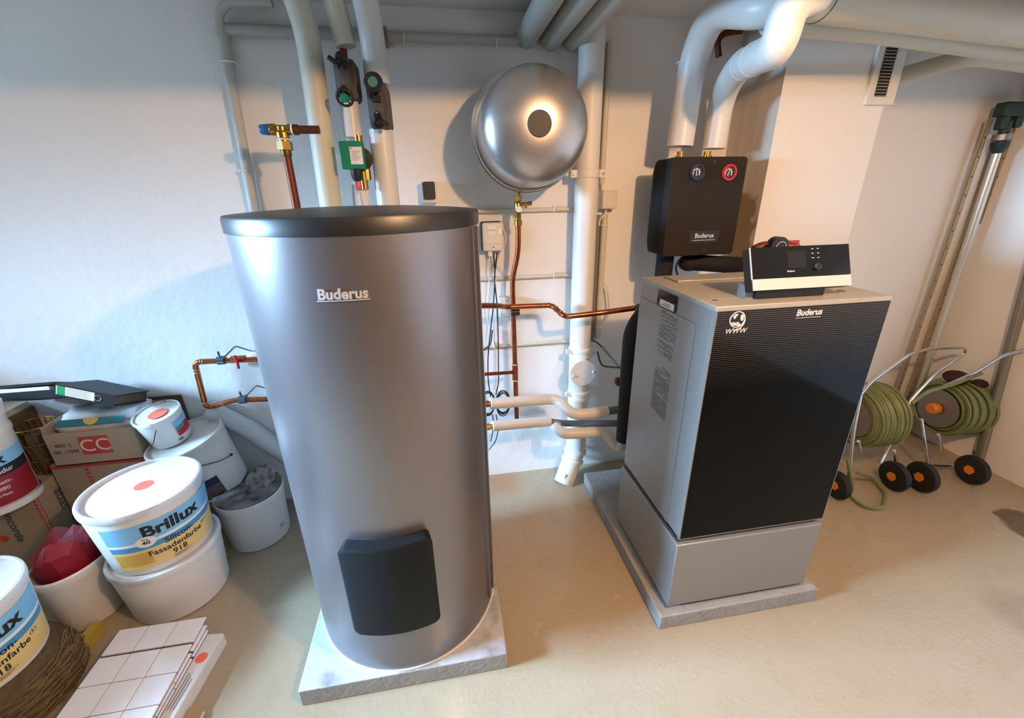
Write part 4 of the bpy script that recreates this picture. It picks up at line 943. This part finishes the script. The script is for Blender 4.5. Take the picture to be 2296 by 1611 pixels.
t5, b5, n5 = bucket('paint_bucket', 'white bucket with wire handle tilted towards the wall pipe', B5, A5, .139, .158, .306, lidm=mat('cream_lid', 'DDD9CC', .42, var=.08, scale=12, hex2='C2BBA8'))
ex, ey, ez = frame_of(n5)
def tilt(b, rb, rt, h, n):
    n = Vector(n).normalized(); x0 = Vector((1,0,0)); x0 = (x0-n*x0.dot(n)).normalized(); y0 = n.cross(x0)
    def f(th, z, d=0):
        a = math.radians(th); r = rb+(rt-rb)*z/h+.0012+d; return Vector(b)+n*z+(x0*math.cos(a)+y0*math.sin(a))*r
    return f
f5 = tilt(B5, .139, .1555, .264, A5)
hd = MB().tube([f5(-58, .215, .006), f5(-48, .205, .010), f5(-30, .18, .012), f5(-12, .165, .014)], .0022, .02, 7).sphere(f5(-58, .215, .004), .006).sphere(f5(-10, .165, .012), .007)
hd.build('wire_handle', M_black, t5)
lb5 = MB(); lb5.mat(0); wrap(lb5, f5, -105, -46, .085, .125, 14); lb5.mat(1); wrap(lb5, f5, -105, -46, .015, .085, 14)
o5 = lb5.build('label_wrap', [mat('label_navy', '1F2A44', .5), M_brownprint], t5)
tx5 = MB(); wtext(tx5, f5, 'Sockel', .018, -60, .03, .138); tx5.build('label_lettering', M_ink, o5)
BS = (-1.288, 1.934, .551); AS = (-.08, -.20, 1)
ts, bs, ns = bucket('small_paint_pail', 'small white paint pail with wire handle on top of the tilted bucket', BS, AS, .077, .091, .153, lidm=mat('stained_lid', 'D9DCDE', .45, var=.2, scale=22, hex2='6F6A66', contrast=(.6, .72)))
fs_ = tilt(BS, .077, .090, .1315, AS)
MB().tube([fs_(-72, .118, .004), fs_(-80, .095, .012), fs_(-92, .06, .016), fs_(-108, .04, .014), fs_(-122, .045, .008)], .0018, .02, 7).build('wire_handle', M_black, ts)
ls = MB(); ls.mat(0); wrap(ls, fs_, -34, 22, .088, .116, 10); ls.mat(1); wrap(ls, fs_, -34, -6, .068, .088, 8); ls.mat(2); wrap(ls, fs_, -6, 22, .060, .088, 8); ls.mat(2); wrap(ls, fs_, -34, 22, .036, .068, 10, .0003)
ls.mat(3); wrap(ls, fs_, -40, -26, .014, .026, 5)
ls.build('label_wrap', [M_skyband, mat('label_green', '4F8A74', .5), M_red, M_grey], ts)
nn = Vector(AS).normalized(); cs = Vector(BS)+nn*.1475
MB().lathe([(.036, 0), (.036, .001)], cs+Vector((.012, -.012, 0))+nn*.0015, nn, 28).build('round_sticker', M_sticker, ts)

# ------------------------------------------------------------------ boxes behind the buckets
def print_text(mb, txt, size, o, ex, ey, n, **k): return mb.text(txt, size, flat(o, ex, ey, n), **k)
xa = -1.80; ya = 1.80
ba = thing('tile_carton', 'left pale tile carton with red dotted edge under the paint can', 'cardboard box', (xa-.2, ya+.16, 0), 'tile cartons')
MB().box((xa-.40, ya, 0), (xa, 2.09, .425)).build('carton_body', M_cardw, ba, bevel=.003)
pa = MB()
k = 0; z = .06
while z < .42: pa.box((xa-.014, ya-.0008, z), (xa-.004, ya-.0003, z+.012)); pa.box((xa+.0003, ya+.002, z), (xa+.0008, ya+.010, z+.012)); z += .018
pa.build('red_dotted_edge', M_redprint, ba)
tx = MB()
print_text(tx, 'atlas', .062, (xa, ya+.10, .31), (0,0,-1), (0,1,0), (1,0,0), bold=.02)
print_text(tx, 'concorde', .062, (xa, ya+.185, .30), (0,0,-1), (0,1,0), (1,0,0), bold=.02)
print_text(tx, 'concorde', .05, (xa-.13, ya, .27), (0,0,-1), (1,0,0), (0,-1,0), bold=.02)
print_text(tx, 'atlas', .05, (xa-.20, ya, .29), (0,0,-1), (1,0,0), (0,-1,0), bold=.02)
tx.build('carton_lettering', mat('carton_ink', '3E4A5A', .7), ba)
MB().lathe([(.018, 0), (.018, .0006)], (xa-.19, ya, .20), (0,-1,0), 20).build('red_dot', M_redprint, ba)
MB().lathe([(.020, 0), (.020, .0006)], (xa, ya+.12, .19), (1,0,0), 20).build('red_dot', M_redprint, ba)
bb = thing('tile_carton', 'right pale tile carton with red strip under the open box', 'cardboard box', (-1.55, 1.98, 0), 'tile cartons')
MB().box((xa+.012, 1.90, 0), (-1.385, 2.10, .485)).build('carton_body', M_cardw, bb, bevel=.003)
pb = MB(); pb.box((xa+.012, 1.8992, .462), (-1.385, 1.8998, .482)); z = .10
while z < .46: pb.box((-1.66, 1.8992, z), (-1.645, 1.8998, z+.014)); z += .02
pb.build('red_strip', M_redprint, bb)
tx = MB(); print_text(tx, 'atlas', .062, (-1.49, 1.90, .38), (0,0,-1), (1,0,0), (0,-1,0), bold=.02)
tx.build('carton_lettering', MATS['carton_ink'], bb)
MB().lathe([(.02, 0), (.02, .0006)], (-1.39, 1.90, .43), (0,-1,0), 20).build('purple_dot', mat('purple_print', '7A3A6A', .6), bb)
# open box with red square
cz0, cz1 = .486, .648; cx0, cx1, cy0, cy1 = -1.745, -1.398, 1.885, 2.085
ob = thing('open_carton', 'open pale carton with a red square and white letters on its front', 'cardboard box', ((cx0+cx1)/2, 1.99, cz0))
MB().box((cx0, cy0, cz0), (cx1, cy0+.004, cz1)).box((cx0, cy1-.004, cz0), (cx1, cy1, cz1)).box((cx0, cy0+.004, cz0), (cx0+.004, cy1-.004, cz1+.03)).box((cx1-.004, cy0+.004, cz0), (cx1, cy1-.004, cz1)).box((cx0, cy0, cz0), (cx1, cy1, cz0+.004)).build('carton_body', mat('grey_carton', 'A39480', .8, var=.08, scale=8), ob)
rx = -1.565
MB().box((rx-.058, cy0-.001, cz0+.045), (rx+.058, cy0-.0003, cz0+.135)).build('red_square', M_redprint, ob)
tx = MB(); print_text(tx, 'CC', .085, (rx, cy0-.001, cz0+.088), (1,0,0), (0,0,1), (0,-1,0), bold=.0); tx.build('white_letters', mat('pink_white', 'D9C4BA', .7), ob)
tx = MB()
print_text(tx, '4601 C', .022, (-1.685, cy0, cz0+.10), (1,0,0), (0,0,1), (0,-1,0), bold=.02); print_text(tx, '502  11504', .022, (-1.685, cy0, cz0+.068), (1,0,0), (0,0,1), (0,-1,0), bold=.02)
tx.build('printed_code', MATS['carton_ink'], ob)
bag = thing('plastic_bag', 'white printed plastic bag with teal band inside the open carton', 'plastic bag', (-1.57, 1.98, .5))
bg = MB(); vs = []; fs = []; rr = random.Random(9); nx, ny = 12, 8
for i in range(nx):
    for jj in range(ny):
        x = -.155+.31*i/(nx-1); y = -.07+.15*jj/(ny-1)
        vs.append((-1.56+x, 1.985+y, .656+.042*min(1, jj/4)+rr.uniform(-.006, .006)))
fs = [(i*ny+j2, (i+1)*ny+j2, (i+1)*ny+j2+1, i*ny+j2+1) for i in range(nx-1) for j2 in range(ny-1)]
bg.add(vs, fs)
bo = bg.build('bag_film', [mat('bag_white', 'DADAD6', .35, var=.1, scale=20)], bag, angle=30)
sd = bo.modifiers.new('thickness', 'SOLIDIFY'); sd.thickness = .10; sd.offset = -1
MB().prism([(-.135,.002),(.125,.002),(.125,.034),(-.135,.034)], (-1.57, 1.9145, .657), (1,0,0), (0,.55,.83), (0,-.83,.55), .004).build('teal_band', M_teal, bag)
MB().prism([(.03*math.cos(PI+PI*k/12), .03*math.sin(PI+PI*k/12)) for k in range(13)], (-1.575, 1.9145+.034*.55, .657+.034*.83), (1,0,0), (0,.55,.83), (0,-.83,.55), .005).build('yellow_sun', M_sand, bag)
# brown carton with binder
bc_ = thing('brown_carton', 'dark brown carton beneath the black ring binder', 'cardboard box', (-1.95, 2.0, .425))
MB().box((-2.25, 1.90, .4255), (-1.925, 2.108, .695)).build('carton_body', M_carddk, bc_, bevel=.003)
MB().box((-2.16, 1.905, .695), (-1.935, 2.10, .722)).build('paper_sheaf', mat('old_paper', 'B9AE98', .9, var=.1), bc_)
cb = [('pale cardboard strip lying on the carton row by the wall', (-1.745, 2.088, .65), (-1.18, 2.108, .662), 0), ]
cs_ = thing('cardboard_sheet', 'brown cardboard sheet standing behind the open carton', 'cardboard', (-1.46, 2.1, .49))
MB().box((-1.76, 2.090, .49), (-1.37, 2.097, .675)).build('card_panel', M_card, cs_)
MB().box((-1.65, 2.099, .49), (-1.30, 2.106, .69)).build('card_panel', M_carddk, cs_)
bi = thing('ring_binder', 'black ring binder lying on its side with green and white spine label', 'binder', (-1.52, 1.95, .72))
s0, s1 = P(124, 860, Y=1.865), P(258, 887, Y=1.865)
ex = (s1-s0).normalized(); ey = Vector((0,0,1)) - ex*ex.z; ey.normalize(); nrm = ex.cross(ey)
L_ = (s1-s0).length; th = .056
def bd(x, y, d): return s0 + ex*x + ey*(y-th) + nrm*d
bk = MB().prism([(0,0),(L_,0),(L_,th),(0,th)], bd(0, 0, 0), ex, ey, nrm, .003)
wv = Vector((.0, .20, -.072))
for y0, y1 in ((0, .004), (th-.004, th)):
    bk.add([bd(0,y0,0), bd(L_,y0,0), bd(L_,y0,0)+wv, bd(0,y0,0)+wv, bd(0,y1,0), bd(L_,y1,0), bd(L_,y1,0)+wv, bd(0,y1,0)+wv], [(0,3,2,1),(4,5,6,7),(0,1,5,4),(1,2,6,5),(2,3,7,6),(3,0,4,7)])
M_bind = mat('binder_black', '15171A', .5, var=.06)
bk.build('cover', M_bind, bi)
MB().add([bd(.006,.004,-.004), bd(L_-.006,.004,-.004), bd(L_-.006,.004,0)+wv*.95, bd(.006,.004,0)+wv*.95, bd(.006,.050,-.004), bd(L_-.006,.050,-.004), bd(L_-.006,.050,0)+wv*.95, bd(.006,.050,0)+wv*.95], [(0,3,2,1),(4,5,6,7),(0,1,5,4),(1,2,6,5),(2,3,7,6),(3,0,4,7)]).build('paper_block', M_carddk, bi)
fo = thing('document_folder', 'black document folder with white papers left of the ring binder', 'folder', (-1.8, 1.95, .72))
f0, f1 = P(-30, 866, Y=1.90), P(121, 858, Y=1.90)
fz = (f0.z+f1.z)/2
def fslab(mb, x0, x1, d0, d1, h0, h1):             # the folder tips back towards the wall
    def q(x, d, h): return (x, 1.90+d, fz+h-.45*d)
    return mb.add([q(x0,d0,h0), q(x1,d0,h0), q(x1,d1,h0), q(x0,d1,h0), q(x0,d0,h1), q(x1,d0,h1), q(x1,d1,h1), q(x0,d1,h1)], [(0,3,2,1),(4,5,6,7),(0,1,5,4),(1,2,6,5),(2,3,7,6),(3,0,4,7)])
fm = fslab(MB(), f0.x, f1.x-.004, 0, .20, -.012, 0); fslab(fm, f0.x, f1.x-.004, 0, .20, -.07, -.034); fslab(fm, f0.x, f1.x-.004, .188, .20, -.04, -.008)
fm.build('cover', M_bind, fo)
fslab(MB(), f0.x+.01, f1.x-.03, .004, .185, -.034, -.018).build('paper_block', M_labelwhite, fo)
sl_ = MB().prism([(.005,.010),(L_*.66,.010),(L_*.66,.050),(.005,.050)], bd(0,0,.003), ex, ey, nrm, .0006).build('spine_label', M_labelwhite, bi)
MB().prism([(L_*.04,.010),(L_*.17,.010),(L_*.17,.050),(L_*.04,.050)], bd(0,0,.0037), ex, ey, nrm, .0004).build('green_band', mat('binder_green', '1F8A4A', .5), sl_)
lt_ = MB()
for k in range(5): lt_.prism([(L_*.20,.015+k*.007),(L_*(.60-.05*(k % 2)),.015+k*.007),(L_*(.60-.05*(k % 2)),.0175+k*.007),(L_*.20,.0175+k*.007)], bd(0,0,.0037), ex, ey, nrm, .0003)
lt_.build('label_print', M_grey, sl_)
MB().torus(bd(L_*.72, .028, .0035), nrm, .012, .0018, 24, 6).build('finger_ring', M_chrome, bi)
# wire basket between can and box
wk = thing('wire_basket', 'tarnished golden wire basket wedged between paint can and open carton', 'wire basket', (-1.838, 1.975, .425))
wm = MB(); 
for k in range(18):
    a = 2*PI*k/18; d = Vector((math.cos(a), math.sin(a), 0)); wm.cyl(Vector((-1.838, 1.975, .428))+d*.055, Vector((-1.838, 1.975, .66))+d*.072, .0022, seg=6)
for zz, r in ((.430, .055), (.50, .060), (.58, .066), (.66, .072)): wm.torus((-1.838, 1.975, zz), (0,0,1), r, .0024, 30, 6)
wm.build('wire_mesh', mat('tarnished_brass', 'A8873F', .4, .8, var=.2, scale=30), wk)
MB().lathe([(.045, .43), (.055, .55), (.04, .62), (.002, .63)], (-1.838, 1.975, 0), seg=20).build('brown_filling', M_carddk, wk)
# paint can
pcx, pcy, pcz = -1.86, 1.745, .4255
pcan = thing('paint_can', 'tall white paint can with dark red label at the left edge', 'paint can', (pcx, pcy, pcz))
MB().lathe([(.108, 0), (.112, .006), (.117, .30), (.121, .31), (.121, .325), (.117, .33), (.117, .36), (.117, .385)], (pcx, pcy, pcz), seg=64).build('can_body', M_bucket, pcan)
MB().lathe([(.118, .375), (.125, .378), (.126, .425), (.120, .430), (.114, .425), (.112, .41), (.002, .41)], (pcx, pcy, pcz), seg=64).build('can_lid', M_bucket, pcan)
fcan = cone_map(Vector((pcx, pcy, pcz)), .111, .117, .30)
cl = MB(); cl.mat(0); wrap(cl, fcan, -160, 30, .035, .155); cl.mat(1); wrap(cl, fcan, -160, 30, .155, .195); cl.mat(2); wrap(cl, fcan, -160, 30, .195, .25)
ocl = cl.build('label_wrap', [M_canred, mat('can_navy', '1A1B24', .5), M_skyband], pcan)
tx = MB(); wtext(tx, fcan, 'Brillux', .056, -52, .222, .114, bold=.03); tx.build('brand_lettering', M_ink, ocl)
tx = MB(); wtext(tx, fcan, 'Lacryl Pedur', .026, -42, .174, .114, bold=.02)
wtext(tx, fcan, 'Seidenmatt-', .022, -45, .13, .114, bold=.01); wtext(tx, fcan, 'Lack 880', .022, -45, .103, .114, bold=.01); wtext(tx, fcan, 'wasserfest', .018, -45, .078, .114, bold=.01)
tx.build('label_lettering', mat('pale_print', 'E0CFC8', .6), ocl)
MB().lathe([(.1195, .003), (.1195, .03)], (pcx, pcy, pcz), seg=48, cap0=False, cap1=False).build('base_band', M_bucket, pcan)

# ------------------------------------------------------------------ tile sheets on the floor
tx0, tx1, ty1 = -1.290, -.992, 1.335
def tile_sheet(label, x0, y1, z, rows, cols, ts, rot, gaprow=None):
    t = thing('tile_sheet', label, 'tile sheet', (x0, y1, z), 'stack of mosaic tile sheets')
    g = MB(); tb = MB(); c, s = math.cos(rot), math.sin(rot); off = 0
    def tr(p): return Vector((x0 + p[0]*c - p[1]*s, y1 + p[0]*s + p[1]*c, p[2]))
    for r in range(rows):
        if r == 1: off = .006
        for k in range(cols):
            a = MB().box((k*ts+.0013, -(r+1)*ts+.0013-off, z+.0015), ((k+1)*ts-.0013, -r*ts-.0013-off, z+.0085)); tb.add(a.v, a.f, tr)
    a = MB().box((.001, -rows*ts-off+.001, z), (cols*ts-.001, -.001, z+.0018)); g.add(a.v, a.f, tr)
    g.build('mesh_backing', M_grout, t); tb.build('glazed_tiles', M_tile, t, bevel=.0012)
    return t
def t_l(i): return ('topmost white tile sheet of the stack on the floor', 'white tile sheet just below the topmost sheet of the stack', 'third white tile sheet down in the floor stack')[i]
tile_sheet(t_l(0), tx0, ty1, .0755, 4, 3, .0995, 0.0)
tile_sheet(t_l(1), tx0+.014, ty1-.02, .066, 4, 3, .0995, -.03)
tile_sheet(t_l(2), tx0+.022, ty1-.03, .0565, 4, 3, .0995, -.045)
bx = thing('tile_packet', 'torn white packet with coral dot lying under the tile sheets', 'cardboard packet', (-1.12, 1.18, 0))
pm = Matrix.Translation((-1.12, 1.12, 0)) @ Matrix.Rotation(-.10, 4, 'Z')
MB().box((-.135, -.24, 0), (.190, .175, .0555), pm).build('packet_body', mat('packet_white', 'D8D2CC', .7, var=.08, scale=16), bx, bevel=.003)
c = pm @ Vector((.163, .085, .0557))
MB().lathe([(.019, 0), (.019, .0008)], c, seg=24).build('round_sticker', M_sticker, bx)
tt = MB(); 
for k in range(3):
    a = MB().box((.152+.010*k, -.08, .0556), (.155+.010*k, .035-.01*k, .0562), pm); tt.add(a.v, a.f)
tt.build('printed_lines', M_grey, bx)
fl = MB().prism([(0,0),(.05,.01),(.085,.05),(.08,.13),(.03,.16),(0,.12)], pm @ Vector((.175, -.20, .004)), (math.cos(-.1), math.sin(-.1), .0), (-math.sin(-.1), math.cos(-.1), .05), (0,0,1), .004).build('torn_flap', M_card, bx)

# ------------------------------------------------------------------ hose reels by the right wall
def hose_reel(label, c, ax, R0, R1, Wd, wheels, handle, capm, group):
    c = Vector(c); ax = Vector(ax).normalized(); x, y, z = frame_of(ax)
    t = thing('hose_reel', label, 'hose reel', (c.x, c.y, 0), group)
    hs = MB(); rr = random.Random(int(c.x*100)); r = .0085
    layers = int((R1-R0)/(1.75*r)); n = int(Wd/(2*r))
    pts = []
    for l in range(layers):
        for i in range(n):
            h = -Wd/2 + r + 2*r*i if l % 2 == 0 else Wd/2 - r - 2*r*i
            cc_ = c + ax*(h + rr.uniform(-.002, .002)); R = R0 + r + 1.75*r*l + rr.uniform(-.003, .004)
            hs.torus(cc_, ax + x*rr.uniform(-.05, .05) + y*rr.uniform(-.05, .05), R, r*.97, 30, 7)
    hs.build('hose_winding', M_hose, t)
    MB().lathe([(R0, -Wd/2), (R0, Wd/2)], c, ax, 28).build('drum', M_steel, t)
    for s in (-1, 1):
        MB().lathe([(.03, 0), (R0+.03, .002), (R0+.03, .006), (.03, .008)], c + ax*(s*(Wd/2+.006)), ax*s, 36).build('drum_flange', M_steel, t)
    MB().cyl(c - ax*(Wd/2+.045), c + ax*(Wd/2+.045), .012).build('axle', M_chrome, t)
    MB().lathe([(.024, 0), (.034, .01), (.034, .04), (.026, .05)], c - ax*(Wd/2+.01), -ax, 24).build('hub_cap', capm, t)
    for wc, R in wheels:
        wc = Vector(wc)
        wo = MB().lathe([(.03, -.018), (R-.02, -.02), (R-.004, -.016), (R, 0), (R-.004, .016), (R-.02, .02), (.03, .018)], wc, ax, 40).build('wheel', M_rubber, t)
        MB().lathe([(.026, -.024), (.026, .024)], wc, ax, 6).build('wheel_hub', capm, wo)
    fr = MB()
    for path in handle: fr.tube(path, .0085, .04, 12)
    fr.build('tube_frame', M_chrome, t)
    return t
y1r = 1.70
r1c = P(1945, 930, Y=1.74)
ax1 = Vector((.92, -.06, .05))
h1 = [pix((1930, 885, 1.62), (1952, 858, 1.66), (2040, 795, 1.76), (2085, 782, 1.80), (2163, 780, 1.84), (2166, 790, 1.86), (2100, 836, 1.86), (2040, 900, 1.86), (1990, 1010, 1.80), (1950, 1085, 1.75)),
      pix((1930, 885, 1.62), (1915, 960, 1.60), (1905, 1060, 1.58), (1893, 1096, 1.58)), pix((2005, 1010, 1.62), (2012, 1060, 1.60)), pix((1925, 990, 1.60), (1930, 1012, 1.60))]
hose_reel('hose reel with green hose half hidden behind the boiler', r1c, ax1, .085, .185, .17, [(P(1878, 1088, Z=.078), .078), (P(2006, 1068, Z=.084), .084)], h1, M_orange, 'garden hose reels')
r2c = P(2140, 915, Y=1.80)
ax2 = Vector((.95, -.08, -.02))
h2 = [pix((2110, 870, 1.75), (2186, 836, 1.72), (2252, 795, 1.70), (2298, 785, 1.66)), pix((2180, 880, 1.90), (2230, 850, 1.86), (2252, 836, 1.80)),
      pix((2066, 940, 1.66), (2072, 985, 1.64), (2082, 1045, 1.62)), pix((2104, 975, 1.66), (2112, 1008, 1.65)), pix((2190, 940, 1.80), (2188, 990, 1.74), (2180, 1045, 1.64)), pix((2200, 928, 1.78), (2240, 932, 1.75), (2240, 950, 1.75), (2210, 960, 1.78)),
      pix((2082, 1045, 1.62), (2180, 1045, 1.64))]
hose_reel('hose reel with orange hub standing beside the right wall', r2c, ax2, .085, .165, .20, [(P(2068, 1070, Z=.085), .085), (P(2180, 1054, Z=.083), .083)], h2, M_orange, 'garden hose reels')
tag(MB().tube([P(1900, 1030, Y=1.56), P(1912, 1096, Z=.05), P(1905, 1110, Z=.012), P(1935, 1138, Z=.011), P(1978, 1142, Z=.011), P(1988, 1110, Z=.012), P(1960, 1075, Z=.02), P(1920, 1060, Y=1.60)], .0085, .05, 10).build('loose_hose', M_hose), 'loose loop of green hose on the floor by the boiler', 'hose')
tag(MB().tube([P(2045, 905, Y=1.66), P(2075, 880, Y=1.66), P(2140, 862, Y=1.68), P(2200, 838, Y=1.72)], .009, .06, 10).build('loose_hose', M_hose), 'green hose end draped over the orange hubbed hose reel', 'hose')
tag(MB().sphere(P(2145, 846, Y=1.82), .060, 1.1, 1, .6).sphere(P(2196, 862, Y=1.78), .036, 1.2, 1, .8).build('dark_red_bundle', mat('maroon_cloth', '3A1216', .8, var=.2, scale=20)), 'dark maroon bundle on top behind the right hose reel', 'bundle')
# poles leaning in the corner
ct, cb_ = P(2240, 330, Y=2.03), P(2086, 800, Y=2.03)
cb2 = cb_ + (cb_-ct).normalized()*((cb_.z-.0)/max(1e-3, (ct.z-cb_.z))*(ct-cb_).length)
pl = thing('leaning_pole', 'bright aluminium pole with dark green head leaning in the right corner', 'pole', (cb2.x, cb2.y, 0))
MB().cyl((cb2.x, cb2.y, .0), ct, .019).build('aluminium_tube', M_alu, pl)
u_ = (ct-Vector((cb2.x, cb2.y, 0))).normalized()
MB().lathe([(.021, 0), (.036, .03), (.038, .055)], ct-u_*.03, u_, 20).cyl(ct+u_*.02, ct+u_*.12, .022).build('green_collar', M_dkgreen, pl)
MB().lathe([(.036, .03), (.040, .032), (.040, .06), (.034, .062)], ct+u_*.0, u_, 20).build('clear_sleeve', M_steel, pl)
hd_ = ct+u_*.15
MB().box((hd_.x-.07, hd_.y-.03, hd_.z-.01), (hd_.x+.10, hd_.y+.03, hd_.z+.055)).box((hd_.x-.05, hd_.y-.02, hd_.z-.07), (hd_.x-.01, hd_.y+.02, hd_.z)).box((hd_.x+.04, hd_.y-.02, hd_.z-.06), (hd_.x+.08, hd_.y+.02, hd_.z)).build('green_head', M_dkgreen, pl, bevel=.008)
def rail(label, pts_top, pts_bot, Y):
    a, b = P(*pts_top, Y=Y), P(*pts_bot, Y=Y); d = (a-b).normalized(); e = b - d*(b.z/d.z)
    t = thing('perforated_rail', label, 'metal rail', (e.x, e.y, 0), 'perforated rails in the corner')
    ax = Vector((1,0,0)); q = d.cross(ax).normalized(); s = MB()
    L_ = (a-e).length
    def at(x, y, h): return e + ax*x + q*y + d*h
    def bar(x0, y0, x1, y1): s.add([at(x0,y0,.0),at(x1,y0,.0),at(x1,y1,.0),at(x0,y1,.0),at(x0,y0,L_),at(x1,y0,L_),at(x1,y1,L_),at(x0,y1,L_)], [(0,3,2,1),(4,5,6,7),(0,1,5,4),(1,2,6,5),(2,3,7,6),(3,0,4,7)])
    bar(-.013, 0, .013, .002); bar(-.013, 0, -.011, .014); bar(.011, 0, .013, .014)
    h = s.mat(1); z = .1
    while z < L_-.05:
        c = at(0, -.0004, z); h.lathe([(.004, -.0005), (.004, .0005)], c, q, 10); z += .095
    s.build('channel', [mat('dull_rail', 'B7A688', .45, .4, var=.08), mat('hole_dark', '15110D', .9)], t)
rail('left perforated rail leaning beside the bright aluminium pole', (2222, 268), (2030, 830), 2.06)
rail('right perforated rail leaning beside the bright aluminium pole', (2276, 270), (2122, 760), 2.088)
rail('perforated rail leaning directly behind the bright aluminium pole', (2250, 300), (2070, 800), 2.085)
a, b = P(2302, 640, X=3.06), P(2250, 830, X=3.06); d = (a-b).normalized(); e = b-d*(b.z/d.z)
tag(MB().cyl((e.x, e.y, 0), a+d*.25, .022).build('grey_post', M_steel), 'grey metal post leaning on the right wall at the picture edge', 'post')
